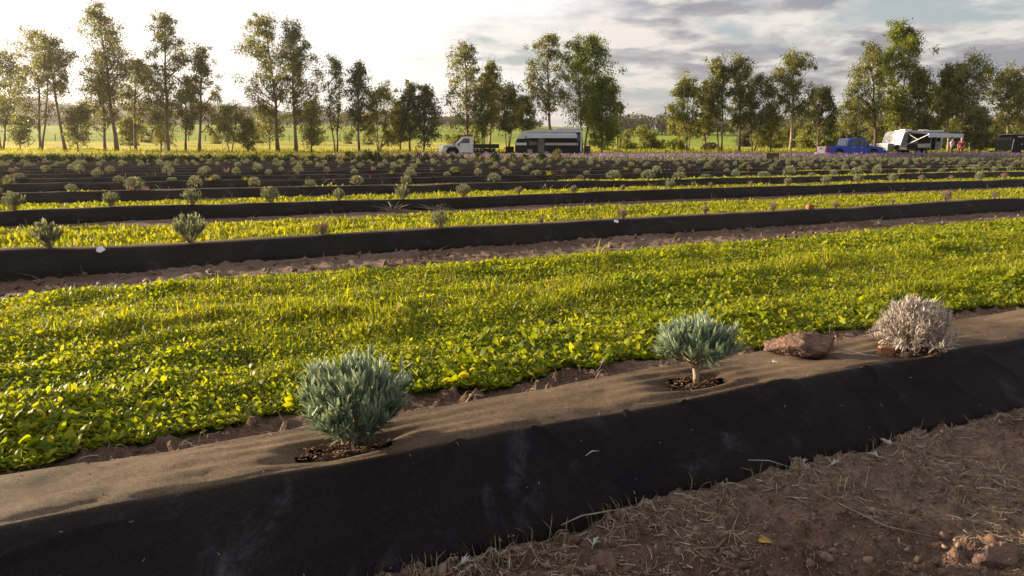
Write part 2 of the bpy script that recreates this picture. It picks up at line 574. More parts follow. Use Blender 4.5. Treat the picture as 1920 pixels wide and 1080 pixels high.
M['pebble'] = leafmat('pebble', [(0, (.08, .05, .035)), (.6, (.15, .092, .065)), (.975, (.24, .16, .12)), (1, (.45, .4, .37))], 0.0, 0.9)
M['crumb'] = leafmat('soil_crumb', [(0, (.09, .052, .036)), (.6, (.17, .105, .075)), (1, (.27, .185, .14))], 0.0, 0.95)
M['chips'] = leafmat('bark_chips', [(0, (.05, .025, .015)), (.5, (.16, .075, .04)), (.9, (.34, .18, .09)), (1, (.6, .5, .36))], 0.15, 0.85, tcol=(1.2, 1, .7), tboost=1.0)
M['bark'] = solid('bark', (.22, .16, .115), 0.9, bump=1.0, bscale=9, scale=2.5, col2=(.09, .065, .05))
M['bark_pale'] = solid('pale_bark', (.46, .36, .26), 0.85, bump=.6, bscale=7, scale=1.6, col2=(.17, .12, .09))
M['bark_dark'] = solid('dark_bark', (.10, .07, .055), 0.9, bump=1.0, bscale=9, scale=2.5)
M['olive'] = leafmat('gum_leaf_olive', [(0, (.052, .060, .02)), (.5, (.115, .122, .033)), (1, (.25, .235, .065))], 0.42, 0.45, posvar=(.5, .6), spec=.4)
M['green'] = leafmat('gum_leaf_green', [(0, (.05, .075, .008)), (.5, (.115, .15, .012)), (1, (.25, .27, .025))], 0.45, 0.45, posvar=(.4, .8), spec=.4, tcol=(1.35, 1.3, .3))
M['dark'] = leafmat('gum_leaf_dark', [(0, (.042, .048, .02)), (.5, (.085, .088, .03)), (1, (.17, .16, .05))], 0.36, 0.5, posvar=(.5, .6), spec=.4)
M['yell'] = leafmat('wattle_leaf', [(0, (.08, .09, .018)), (.5, (.15, .165, .03)), (1, (.28, .27, .05))], 0.4, 0.5, posvar=(.4, .6), tcol=(1.3, 1.15, .45))
M['bush'] = leafmat('lavender_bush', [(0, (.016, .03, .010)), (.5, (.032, .052, .015)), (1, (.075, .095, .03))], 0.2, 0.6, posvar=(1., .5))
M['purple'] = leafmat('lavender_flower', [(0, (.12, .085, .15)), (.5, (.22, .15, .29)), (1, (.38, .27, .42))], 0.35, 0.7, posvar=(.35, .6), tcol=(1.2, .9, 1.15))
M['weeds'] = leafmat('weeds', [(0, (.07, .08, .025)), (.5, (.13, .135, .04)), (1, (.26, .22, .09))], 0.4, 0.7, posvar=(.3, .6))
M['white'] = solid('white_paint', (.66, .69, .72), 0.28, coat=.4, var=.05, scale=3)
M['silver'] = solid('silver_panel', (.66, .62, .58), 0.32, metal=.35, var=.06, scale=3)
M['black'] = solid('black_paint', (.010, .010, .014), 0.4, spec=.25, var=.1, scale=3)
M['blackm'] = solid('black_steel', (.012, .012, .013), 0.6, spec=.25, var=.2)
M['blue'] = solid('blue_paint', (.004, .06, .46), 0.3, metal=.1, coat=.35, var=.06, scale=2)
M['glass'] = solid('tinted_glass', (.02, .026, .034), 0.06, spec=.9, var=.02)
M['lamp'] = solid('clear_lamp', (.75, .75, .76), 0.15, spec=.8, var=.02)
M['redlamp'] = solid('red_lamp', (.55, .02, .02), 0.25, var=.05)
M['tyre'] = solid('tyre', (.02, .02, .02), 0.85, bump=.5, bscale=60)
M['rim'] = solid('wheel_rim', (.35, .35, .36), 0.35, metal=.8)
M['grey'] = solid('grey_plastic', (.20, .21, .23), 0.6)
M['fabric'] = solid('awning_cloth', (.13, .14, .19), 0.85, var=.1)
M['fabric2'] = solid('awning_cloth_brown', (.27, .22, .23), 0.85, var=.15)
M['valance'] = solid('awning_roller', (.55, .62, .72), 0.5, var=.05)
M['red'] = solid('red_cloth', (.24, .015, .025), 0.9)
M['redtub'] = solid('red_canvas', (.48, .10, .05), 0.85, var=.2)
M['wood'] = solid('weathered_timber', (.13, .085, .055), 0.9, bump=.8, bscale=30, scale=9, var=.3)
M['concrete'] = solid('pale_concrete', (.55, .52, .50), 0.85, bump=.4)
M['wire'] = solid('fence_wire', (.16, .15, .14), 0.5, metal=.7)
M['skin'] = solid('skin', (.42, .24, .17), 0.6)
M['hair'] = solid('hair', (.03, .02, .015), 0.7)
M['hairg'] = solid('grey_hair', (.45, .40, .36), 0.7)
M['shirt'] = solid('pale_shirt', (.52, .58, .66), 0.9)
M['trouser'] = solid('dark_trousers', (.05, .055, .08), 0.9)
M['leafy'] = solid('yellow_leaf', (.50, .30, .05), 0.7, scale=60, var=.3)
M['tag'] = solid('white_tag', (.72, .73, .78), 0.6, var=.06, scale=30)
M['farwood'] = leafmat('far_wood', [(0, (.035, .038, .02)), (.5, (.065, .062, .032)), (1, (.115, .10, .05))], 0.2, 0.8, posvar=(.02, .9))

# ------------------------------------------------------------------ rows of beds
B_TOP = 0.115
R1_CREST = [(0, 978), (193, 940), (385, 902), (640, 863), (870, 818), (1065, 783), (1240, 752), (1412, 717), (1500, 705), (1611, 684), (1700, 669), (1800, 651), (1920, 629)]
R1_BACK = [(0, 892), (289, 854), (587, 801), (787, 768), (974, 739), (1225, 693), (1429, 658), (1567, 640), (1789, 602), (1920, 579)]
R1_FOOT = [(700, 1080), (1040, 990), (1200, 940), (1500, 862), (1700, 815), (1920, 768)]


def to_st(L, z):
    q = np.array([on(a, b, z)[:2] for a, b in L])
    return q @ RD, q @ RN


def curve(L, z):
    s, t = to_st(L, z)
    def f(x):
        return np.interp(x, s, t)
    return f


c1f = curve(R1_CREST, B_TOP); b1f = curve(R1_BACK, 0.10); f1r = curve(R1_FOOT, 0.0)


def f1f(s):
    s = np.asarray(s, float)
    return f1r(s) + .022 * (vnoise(s * 9, s * 0 + 2, 88) - .5) + .014 * (vnoise(s * 31, s * 0 + 5, 89) - .5)


ROW_T = {1: 1.02}
for n in range(2, 18):
    ROW_T[n] = [None, None, 4.205, 7.21, 10.2][n] if n <= 4 else 10.2 + 3.05 * (n - 4)


def crest_t(n, s):
    s = np.asarray(s, float)
    if n == 1:
        return c1f(s)
    w = 0.05 * (vnoise(s / 2.3, s * 0 + n * 3.7, 31) - 0.5) * 2
    return ROW_T[n] + w + np.clip(s - 6, 0, 30) * 0.012 * (1 if n == 3 else 0.3)


def crest_z(n, s):
    s = np.asarray(s, float)
    if n == 1:
        return B_TOP + 0 * s
    return B_TOP + 0.032 * (vnoise(s / 1.1, s * 0 + n * 1.3, 77) - 0.5) + 0.012 * (vnoise(s / .35, s * 0 + n, 78) - .5)


def bound_y(u):        # where the young plants stop and the old bushes begin
    return np.interp(u, [-0.75, 0, 0.5, 0.75], [35, 43, 49, 52])


# holes cut in the nearest mat for its three plants (s, t, semi-axes)
HOLES = []
for (pxc, pyc, wpx, hh) in ((640, 833, 185, .031), (1302, 709, 125, .034), (1712, 650, 135, .036)):
    q = on(pxc, pyc, B_TOP)
    depth = q[1] * math.cos(PITCH) + (CAMZ - q[2]) * math.sin(PITCH)
    HOLES.append((q[:2] @ RD, q[:2] @ RN, wpx / FPX * depth * 0.5, hh))


def bed_profile(n, s, q):
    """q in 0..1 across: front foot -> crest -> back edge -> rear foot ; returns t, z, dust"""
    tc_ = crest_t(n, s); zc = crest_z(n, s)
    if n == 1:
        w = tc_ - f1f(s); top = b1f(s) - tc_
    else:
        w = 0.15 + 0 * s; top = 0.17 + 0 * s
    t = np.where(q < .4, tc_ - w * (1 - q / .4),
                 np.where(q < .72, tc_ + top * (q - .4) / .32, tc_ + top + 0.11 * (q - .72) / .28))
    zf = np.where(q < .4, zc * (q / .4) ** 0.93,
                  np.where(q < .72, zc - 0.013 * ((q - .4) / .32) ** 1.5, (zc - .013) * (1 - ((q - .72) / .28) ** 1.2)))
    # round the crest over a couple of centimetres
    zf = zf - 0.006 * np.exp(-((q - .4) / .035) ** 2)
    zf = np.where(q <= 0.001, -0.02, zf); zf = np.where(q >= .999, -0.02, zf)
    dust = np.clip((q - .385) / .03, 0, 1) * 1.0
    dust = np.maximum(dust, (.05 if n == 1 else .10 if n < 4 else .20))
    return t, zf, dust


def make_bed(n, s0, s1, ds, nq):
    ns = int((s1 - s0) / ds) + 1
    S = np.linspace(s0, s1, ns)
    qs = np.linspace(0, 1, nq)
    qs = np.unique(np.concatenate([qs, [.36, .38, .39, .4, .41, .42, .44, .72]]))
    nq = len(qs)
    SS, QQ = np.meshgrid(S, qs, indexing='ij')
    T, Z, D = bed_profile(n, SS, QQ)
    front = (QQ < .4)
    if n == 1:
        amp = np.sin(np.clip(QQ, 0, 1) * math.pi)
        Z = Z + amp * 0.013 * (fbm(SS * 5, T * 9, 4, 3) - .5)
        cr = np.abs(vnoise(SS * 6 + T * 5, T * 14 - SS * 2, 31) - .5) * 2
        Z += front * amp * .0085 * np.exp(-(cr / .09) ** 2) * (vnoise(SS * 3, T * 3, 32) > .35)
        Z += (QQ > .42) * amp * .0038 * (np.abs(vnoise(SS * 8 - T * 6, T * 22, 35) - .5) * 2 - .5)
        Z = Z + amp * .0014 * (fbm(SS * 20, T * 50, 3, 9) - .5)
        # long wrinkles pulled towards each plant
        for (hs, ht, ha, hb) in HOLES:
            d = np.hypot((SS - hs) / (ha * 2.6), (T - ht) / .12)
            Z += .0034 * np.sin((T - ht) * 150 + 2.5 * vnoise(SS * 6, T * 0, 4) + (SS - hs) * 3) * np.exp(-d ** 2) * (QQ > .41)
            e = np.hypot((SS - hs) / (ha * 1.25), (T - ht) / (hb * 1.35))
            Z -= .016 * np.exp(-e ** 4) * (QQ > .39)
        Z -= .012 * np.exp(-((SS - 1.50) / .16) ** 2 - ((T - 1.12) / .05) ** 2)
    else:
        amp = np.sin(QQ * math.pi)
        Z = Z + amp * 0.014 * (fbm(SS * 2.2, T * 5 + n, 4, 3 + n) - .5)
    X, Y = st2xy(SS, T)
    Zg = terrain(X, Y)
    V = np.stack([X, Y, Z + Zg], -1).reshape(-1, 3)
    i = np.arange(ns - 1)[:, None]; j = np.arange(nq - 1)[None, :]
    Q = np.stack([i * nq + j, (i + 1) * nq + j, (i + 1) * nq + j + 1, i * nq + j + 1], -1).reshape(-1, 4)
    if n == 1:
        cs = V[Q].mean(1)[:, :2]
        s_ = cs @ RD; t_ = cs @ RN
        keep = np.ones(len(Q), bool)
        for (hs, ht, ha, hb) in HOLES:
            ang = np.arctan2((t_ - ht) / hb, (s_ - hs) / ha)
            rr = np.hypot((s_ - hs) / ha, (t_ - ht) / hb)
            keep &= rr > 1 + .12 * np.sin(ang * 3 + hs * 9) + .07 * np.sin(ang * 7)
        Q = Q[keep]
    used = np.unique(Q); mp = -np.ones(len(V), int); mp[used] = np.arange(len(used))
    return mesh_np('weed_mat', V[used], [mp[Q]], [M['weed_mat']], smooth=True, attr={'dust': D.reshape(-1)[used]})


ORD = {1: 'nearest', 2: 'second', 3: 'third', 4: 'fourth', 5: 'fifth', 6: 'sixth', 7: 'seventh', 8: 'eighth', 9: 'ninth', 10: 'tenth', 11: 'eleventh', 12: 'twelfth', 13: 'thirteenth', 14: 'fourteenth', 15: 'fifteenth', 16: 'sixteenth'}
bed1 = thing('raised_bed', (0, 0, 0), label='nearest raised bed, black weed mat with planting holes across the foreground', category='garden bed', group='raised beds covered in black weed mat')
link('weed_mat', make_bed(1, -1.6, 3.4, 0.007, 78), bed1)
for k, (hs, ht, ha, hb) in enumerate(HOLES):        # bare soil and bark chips showing in each hole
    nx = 26; ny = 18
    A, B = np.meshgrid(np.linspace(-1.35, 1.35, nx), np.linspace(-1.5, 1.5, ny), indexing='ij')
    s_ = hs + A * ha; t_ = ht + B * hb
    x_, y_ = st2xy(s_, t_)
    rr = np.hypot(A, B)
    z_ = B_TOP - .030 - .006 * np.clip(rr, 0, 1.5) + .014 * fbm(x_ * 40, y_ * 40, 3, k) + .012 * np.exp(-(rr / .6) ** 2)
    i = np.arange(nx - 1)[:, None]; j = np.arange(ny - 1)[None, :]
    Q = np.stack([i * ny + j, (i + 1) * ny + j, (i + 1) * ny + j + 1, i * ny + j + 1], -1).reshape(-1, 4)
    link('soil', mesh_np('soil', np.stack([x_, y_, z_], -1).reshape(-1, 3), [Q], [M['soilcore']], smooth=True), bed1)
    N = 190
    r = np.sqrt(RNG.random(N)) * .95; th = RNG.random(N) * 6.283
    s_ = hs + r * np.cos(th) * ha; t_ = ht + r * np.sin(th) * hb
    x_, y_ = st2xy(s_, t_)
    pos = np.stack([x_, y_, B_TOP - .012 + RNG.random(N) * .008], -1)
    V, Q, T = scatter(LEAF_V, LEAF_Q, LEAF_T, pos, RNG.random(N) * 6.28, 1.2 + RNG.random(N) * .6, np.stack([RNG.uniform(.002, .005, N)] * 2 + [RNG.uniform(.003, .011, N)], -1))
    link('bark_mulch', mesh_np('bark_mulch', V, [Q, T], [M['chips']]), bed1)

for n in range(2, 17):
    t0 = ROW_T[n]
    s_lo = -0.42 * t0 * 1.0 - 1.5
    # right end where the row meets the lavender hedge
    S = np.linspace(s_lo, t0 * 2.4 + 4, 400)
    X, Y = st2xy(S, t0 + 0 * S)
    ok = (np.abs(X / Y) < .95) & (Y < bound_y(X / Y) + 1.5)
    if not ok.any():
        continue
    S = S[ok]
    me = make_bed(n, S[0], S[-1], 0.05 if n < 4 else (.10 if n < 8 else .25), 22 if n < 5 else 12)
    link('raised_bed', me, label=f'{ORD[n]} raised bed of black weed mat from the camera', category='garden bed', group='raised beds covered in black weed mat')

# ------------------------------------------------------------------ ground sheet
def grass_edges(n, s):
    """t range of the grass strip between row n and n+1"""
    a = crest_t(n, s) + (0.53 if n == 1 else 0.36) + (.17 if n == 1 else .06) * (fbm(s * 2.6, s * 0 + n, 4, 40, .6) - .5) * 2
    b = crest_t(n + 1, s) - (0.76 if n < 3 else .62) + .16 * (fbm(s * 1.3, s * 0 + n, 3, 41) - .5) * 2
    return a, b


def grass_cover(n, x, y):
    """how thick the grass is in strip n (0..1)"""
    u = x / np.maximum(y, .1)
    if n <= 2:
        return np.ones_like(x)
    if n == 3:
        return np.clip(1.15 + .3 * u + (fbm(x / 1.2, y / 1.2, 3, 8) - .5) * .8, 0, 1)
    base = np.interp(u, [-.75, -.3, 0, .25, .45, .8], [.10, .14, .28, .45, .8, 1.0])
    if n == 4: base = base + .35
    return np.clip(base + (fbm(x / 2.0, y / 2.0, 3, 8) - .5) * 1.2, 0, 1)


print('ground')
azs = np.unique(np.concatenate([np.arange(-180, -48, 3.0), np.arange(-48, 48.01, .26), np.arange(51, 181, 3.0)]))
azr = np.radians(azs)
rr = np.concatenate([[0.02, .15, .3], np.exp(np.arange(math.log(.42), math.log(4200), .0125))])
R_, A_ = np.meshgrid(rr, azr, indexing='ij')
X = R_ * np.sin(A_); Y = R_ * np.cos(A_)
Z = terrain(X, Y)
near = np.clip(1 - (R_ - 3) / 12, 0, 1)
S_ = X * RD[0] + Y * RD[1]; T_ = X * RN[0] + Y * RN[1]
lump = (fbm(X * 9, Y * 9, 5, 50, .6) - .5) * .030 * (near > 0) * (.35 + .65 * near)
lump += np.maximum(fbm(X * 34, Y * 34, 3, 53) - .52, 0) * .075 * near
lump += (fbm(X / 1.3, Y / 1.3, 2, 55) - .5) * .03
Z = Z + np.where(Y < 60, lump, 0) - .008
soil = np.array([.122, .074, .052]); soil2 = np.array([.205, .138, .102])
gsoil = np.array([.060, .065, .018])
C = np.empty(X.shape + (3,))
f = fbm(X * 2.4, Y * 2.4, 4, 60)[..., None]
C[:] = soil + (soil2 - soil) * np.clip((f - .35) * 3, 0, 1)
for n in range(1, 16):
    a, b = grass_edges(n, S_)
    m_ = (T_ > a) & (T_ < b) & (Y > 0)
    gc = grass_cover(n, X, Y) > .5
    far = np.clip((R_ - 8) / 15, 0, 1)[..., None]
    gcol = gsoil * (1 - far) + np.array([.16, .19, .03]) * far
    mm = (m_ & gc)
    C[mm] = gcol[mm]
ub = X / np.maximum(Y, .1)
past = (Y > bound_y(ub)) & (Y < 66)
C[past] = [.10, .105, .035]
pad = np.clip((Y - 58) / 8, 0, 1)[..., None] * np.where(Y > 0, 1, 0)[..., None]
nz = fbm(X / 9, Y / 22, 4, 70)[..., None]
upx = np.clip(960 + FPX * X / np.maximum(Y, 1), -500, 2400)
gold = np.array([.58, .47, .08]) * (1 - np.clip((nz - .45) * 3, 0, 1)) + np.array([.42, .40, .05]) * np.clip((nz - .45) * 3, 0, 1)
rgt = np.clip((upx - 1060) / 120, 0, 1)[..., None]
gold = gold * (1 - rgt * .6) + np.array([.34, .36, .045]) * rgt * .6
C = C * (1 - pad) + gold * pad
grn = np.array([.27, .34, .022]) * (1 - .4 * np.clip((nz - .5) * 3, 0, 1))
k = np.clip((Y - 128) / 8, 0, 1)[..., None] * (Y > 0)[..., None]
C = C * (1 - k) + grn * k
k = np.clip((Y - 405) / 30, 0, 1)[..., None] * (Y > 0)[..., None]
hillc = np.array([.045, .040, .022]) + np.array([.05, .045, .018]) * np.clip((fbm(X / 60, Y / 60, 3, 71)[..., None] - .5) * 5, 0, 1)
lft = np.clip((880 - upx) / 60, 0, 1)[..., None]
C = C * (1 - k * lft) + hillc * k * lft
rw = rr.size; aw = azs.size
i = np.arange(rw - 1)[:, None]; j = np.arange(aw - 1)[None, :]
Q = np.stack([i * aw + j, (i + 1) * aw + j, (i + 1) * aw + j + 1, i * aw + j + 1], -1).reshape(-1, 4)
V = np.stack([X, Y, Z], -1).reshape(-1, 3)
Ca = np.concatenate([C.reshape(-1, 3), np.ones((C.size // 3, 1))], 1)
link('ground', mesh_np('ground', V, [Q[:, ::-1]], [M['ground']], smooth=True, attr={'zone': Ca}), kind='structure')

# ------------------------------------------------------------------ grass strips
print('grass')
def strip_points(n, N, smax_u=.86):
    """random points in strip n, denser where nearer"""
    out = []
    t0 = ROW_T[n]
    need = N
    for _ in range(40):
        K = 200000
        a0 = max(.5, t0 * .62); b0 = (t0 + 3) * 2.7
        y = a0 * (b0 / a0) ** RNG.random(K)
        u = RNG.uniform(-smax_u, smax_u, K)
        x = u * y
        s = x * RD[0] + y * RD[1]; t = x * RN[0] + y * RN[1]
        a, b = grass_edges(n, s)
        # log-uniform y and uniform u gives density ~ 1/y^2 ; flatten it slightly
        keep = (t > a) & (t < b) & (y < bound_y(u) + 1) & (RNG.random(K) < np.clip(y / b0, .0, 1) ** .35)
        if n > 2:
            keep &= RNG.random(K) < np.clip((grass_cover(n, x, y) - .45) * 3, 0, 1)
        out.append(np.stack([x[keep], y[keep], s[keep], t[keep], a[keep], b[keep]], -1))
        need -= keep.sum()
        if need <= 0: break
    P = np.concatenate(out)[:N]
    return P


def gz(x, y):
    return terrain(x, y) + (fbm(x / 1.3, y / 1.3, 2, 55) - .5) * .03 - .008


def sward(n, P):
    """height of the mown sward"""
    x, y, s, t, a, b = P.T
    h = .020 + .022 * fbm(x * 2.1, y * 2.1, 3, 90 + n) + .070 * np.clip(fbm(x * 6.5, y * 6.5, 3, 91) - .40, -.12, .4)
    if n == 1:
        rut = np.exp(-((t - 2.02 - .05 * np.sin(s * 1.7)) / .09) ** 2) * (.45 + .9 * vnoise(s * 1.6, s * 0, 12)) + .7 * np.exp(-((t - 2.78 - .06 * np.sin(s * 1.1 + 1)) / .08) ** 2) * (.3 + vnoise(s * 1.3, s * 0, 13))
        band = .5 + .5 * np.sin((t - 1.7) * 7.5 + 1.2 * np.sin(s * .9) + 2.2 * vnoise(s * .8, t * 1.5, 15))
        h = h * (.58 + .50 * band) * (1 - .66 * np.clip(rut, 0, 1)) + .006
    e = np.minimum(t - a, b - t)
    return np.clip(h, .006, .2) * np.clip(.28 + e * (2.6 if n == 1 else 6), .28, 1)


GR_LABEL = {1: 'sunlit mown grass and clover between the nearest and second beds', 2: 'strip of sunlit grass between the second and third beds', 3: 'strip of grass between the third and fourth beds'}
parts_by = {}
# strip 1: broad leaves and blades
P = strip_points(1, 300000)
x, y, s, t, a, b = P.T
h = sward(1, P)
patch = fbm(x * 1.7, y * 1.7, 3, 95)
edge = np.exp(-((t - a) / .28) ** 2)
isb = RNG.random(len(P)) < np.clip(.62 + (patch - .45) * 2.4 + .3 * edge, .30, .94)
zg = gz(x, y)
dsc = (y / 2.2) ** .55
# broad leaves
i = np.where(isb)[0][:190000]
N = len(i)
L = RNG.uniform(.0060, .0145, N) * np.maximum(dsc[i], .85) * np.where(patch[i] > .55, 1.25, .9) * (1 + .45 * edge[i]) * np.where(RNG.random(N) < .05, 1.8, 1)
pos = np.stack([x[i], y[i], zg[i] + h[i] * .9 * RNG.uniform(.15, 1.0, N) ** .6], -1)
V1 = scatter(LEAF_V, LEAF_Q, LEAF_T, pos, RNG.random(N) * 6.28, RNG.uniform(.15, 1.35, N), np.stack([L * .8, L * RNG.uniform(.6, 1.0, N), L], -1), RNG.uniform(-.5, .5, N))
V, F = merge([V1])
link('clover', mesh_np('clover', V, F, [M['broad']]), kind='stuff', label='broad green weed leaves and clover growing through the near grass', category='clover')
i = np.where(~isb)[0][:120000]
N = len(i)
L = (h[i] * RNG.uniform(.45, 1.0, N) + .009) * .82 * np.where(RNG.random(N) < .03, 1.9, 1) * dsc[i] ** .5
pos = np.stack([x[i], y[i], zg[i] - .002 + h[i] * RNG.uniform(0, .55, N)], -1)
lush = np.clip((h[i] - .02) / .03, .4, 1.3)
V2 = scatter(BLADE_V, BLADE_Q, BLADE_T, pos, RNG.random(N) * 6.28, RNG.normal(.55, .55, N), np.stack([L, RNG.uniform(.0028, .0065, N) * dsc[i] * lush, L], -1))
V, F = merge([V2])
k_ = RNG.integers(0, len(P), 3600)
Lt = RNG.uniform(.015, .05, 3600) * dsc[k_]
Vt, Qt, Tt = scatter(BLADE_V, BLADE_Q, BLADE_T, np.stack([x[k_], y[k_], zg[k_] + h[k_] * RNG.uniform(.3, 1, 3600)], -1), RNG.random(3600) * 6.28, RNG.normal(1.0, .5, 3600), np.stack([Lt, .0022 * dsc[k_], Lt], -1))
link('thatch', mesh_np('thatch', Vt, [Qt, Tt], [M['straw']]), kind='stuff', label='dry stalks and thatch caught in the near strip of grass', category='grass')
link('grass', mesh_np('grass', V, F, [M['grass']]), kind='stuff', label=GR_LABEL[1], category='grass')
for n in range(2, 13):
    N = {2: 62000, 3: 42000, 4: 18000, 5: 13000}.get(n, 9000)
    P = strip_points(n, N)
    if len(P) < 50: continue
    x, y, s, t, a, b = P.T
    N = len(P)
    h = sward(n, P) * (1.0 if n < 4 else 1.25)
    k = (y / 6) ** .55
    L = (h * RNG.uniform(.5, 1.1, N) + .01) * .85
    wd = RNG.uniform(.009, .021, N) * k * (1 if n < 4 else 1.6)
    pos = np.stack([x, y, gz(x, y) - .002 + h * RNG.uniform(0, .6, N)], -1)
    V, Q, T = scatter(LOWB_V, LOWB_Q, LOWB_T, pos, RNG.random(N) * 6.28, RNG.normal(.7, .55, N), np.stack([L, wd, L], -1))
    link('grass', mesh_np('grass', V, [Q, T], [M['grass_far']]), kind='stuff', label=GR_LABEL.get(n, f'patchy grass between the {ORD[n]} and {ORD[n + 1]} beds'), category='grass')


# ------------------------------------------------------------------ lavender plants
def dome_plant(R, H, nst, nleaf, leafL, leafW, seed, curl=0.0, spread=1.55, low=.12, z0=.02, thick=.0016, ball=False):
    """returns foliage (V,F) and stem Geo: stems fan out from the base and carry narrow leaves"""
    r = np.random.default_rng(seed)
    g = Geo()
    LP = []; LY = []; LT = []; LS = []
    for k in range(nst):
        th = spread * (r.random() ** .62)
        ph = r.random() * 6.283
        reach = r.uniform(.68, 1.0) * (1 + .06 * math.sin(ph * 2 + seed) + .07 * math.sin(ph * 3 + seed * 2 + th * 2))
        end = np.array([math.sin(th) * math.cos(ph) * R, math.sin(th) * math.sin(ph) * R, z0 + (H - z0) * max(low, math.cos(th)) ** .8]) * np.array([reach, reach, .55 + .45 * reach])
        if ball:
            rc = .5 * (H - z0)
            end = np.array([math.sin(th) * math.cos(ph) * R * reach, math.sin(th) * math.sin(ph) * R * reach, z0 + rc + rc * math.cos(th) * reach])
        mid = end * np.array([.62, .62, .42]) + np.array([0, 0, z0 * .5])
        tt = np.linspace(0, 1, 9)[:, None]
        base = np.array([r.normal(0, .006), r.normal(0, .006), 0])
        pts = (1 - tt) ** 2 * base + 2 * tt * (1 - tt) * mid + tt ** 2 * end
        pts[:, :2] += r.normal(0, .0025, (9, 2)).cumsum(0) * .6
        if k % 2 == 0 or nst < 60:
            g.tube(pts[::2], np.linspace(thick, thick * .35, 5), 4, cap=False)
        m = nleaf
        f = r.uniform(.38, 1.0, m) ** .8
        f[: max(3, m // 4)] = r.uniform(.93, 1.0, max(3, m // 4))
        ii = np.clip(f * 8, 0, 7.999); a_ = ii.astype(int); b_ = ii - a_
        p = pts[a_] * (1 - b_)[:, None] + pts[a_ + 1] * b_[:, None]
        d = pts[-1] - pts[5]; d /= np.linalg.norm(d) + 1e-9
        jit = r.normal(0, .36 + .5 * curl, (m, 3))
        dd = d[None] * .9 + np.array([0, 0, .35 - curl * .25]) + jit
        dd /= np.linalg.norm(dd, axis=1)[:, None]
        LP.append(p); LY.append(np.arctan2(dd[:, 1], dd[:, 0])); LT.append(np.arccos(np.clip(dd[:, 2], -1, 1)))
        L = r.uniform(.6, 1.15, m) * leafL
        LS.append(np.stack([L * np.where(r.random(m) < .5, -1, 1) * (.6 + curl), leafW * r.uniform(.75, 1.2, m), L], -1))
    V, Q, T = scatter(NEED_V, NEED_Q, NEED_T, np.concatenate(LP), np.concatenate(LY), np.concatenate(LT), np.concatenate(LS))
    return (V, [Q, T]), g


def place_hero(name, px, py, R, H, nst, nleaf, leafL, leafW, seed, mat, label, cat, group, trunk=None, **kw):
    q = on(px, py, B_TOP - .012)
    root = thing(name, tuple(q), 0.0, label=label, category=cat, group=group)
    (V, F), g = dome_plant(R, H, nst, nleaf, leafL, leafW, seed, **kw)
    off = np.array([0, 0, 0.])
    if trunk: off = np.array([0, 0, trunk])
    link('foliage', mesh_np('foliage', V + off, F, [mat], smooth=True), root)
    g.V = [v + off for v in g.V]
    g.build('stem', M['woody'], root, smooth=True)
    return root


rt = place_hero('lavender_plant', 668, 826, .098, .145, 185, 19, .032, .0048, 11, M['lav'], 'bushy grey-green lavender with dense rounded top on the nearest bed', 'lavender', 'young lavender plants', z0=.012, spread=2.35, ball=True)
rt = place_hero('lavender_plant', 1303, 712, .092, .092, 105, 18, .033, .0047, 12, M['lav'], 'open vase-shaped lavender on a bare woody trunk, nearest bed', 'lavender', 'young lavender plants', trunk=.034, z0=.02, spread=1.5, low=.10)
g = Geo()
g.tube([(0.004, 0, -.012), (.002, 0, .012), (-.001, .001, .028), (-.003, 0, .05)], [.0085, .0068, .0062, .004], 8)
g.tube([(-.001, 0, .026), (-.014, .002, .045), (-.03, .004, .062)], [.0052, .004, .003], 6)
g.tube([(0, 0, .028), (.012, -.003, .05), (.026, -.004, .07)], [.005, .004, .003], 6)
g.build('trunk', M['bark_pale'], rt, smooth=True)
rt = place_hero('dead_lavender', 1708, 650, .098, .125, 190, 20, .021, .0024, 13, M['dead'], 'pale dead lavender, silvery and dried out, right end of the nearest bed', 'dead lavender', 'dead lavender plants', curl=.5, z0=.015, spread=1.6, low=.05)

print('rows of plants')
# mid-detail and far prototypes (meshes are shared by the copies)
MID = []
for k in range(4):
    (V, F), g = dome_plant(1.05, 2.0, 90, 13, .34, .055, 100 + k, z0=.45, spread=2.2, thick=.02, ball=True)
    V = V * .5 ; g.V = [v * .5 for v in g.V]
    fo = mesh_np('foliage', V, F, [M['lav_far']]); o = g.build('stem', M['woody'])
    st_me = o.data; bpy.data.objects.remove(o)
    MID.append((fo, st_me))
MIDD = []
for k in range(3):
    (V, F), g = dome_plant(.9, 1.7, 56, 10, .26, .05, 120 + k, curl=.6, z0=.55, spread=1.8, thick=.03, ball=True)
    V = V * .5; g.V = [v * .5 for v in g.V]
    fo = mesh_np('foliage', V, F, [M['dead_far']]); o = g.build('stem', M['woody'])
    st_me = o.data; bpy.data.objects.remove(o)
    MIDD.append((fo, st_me))


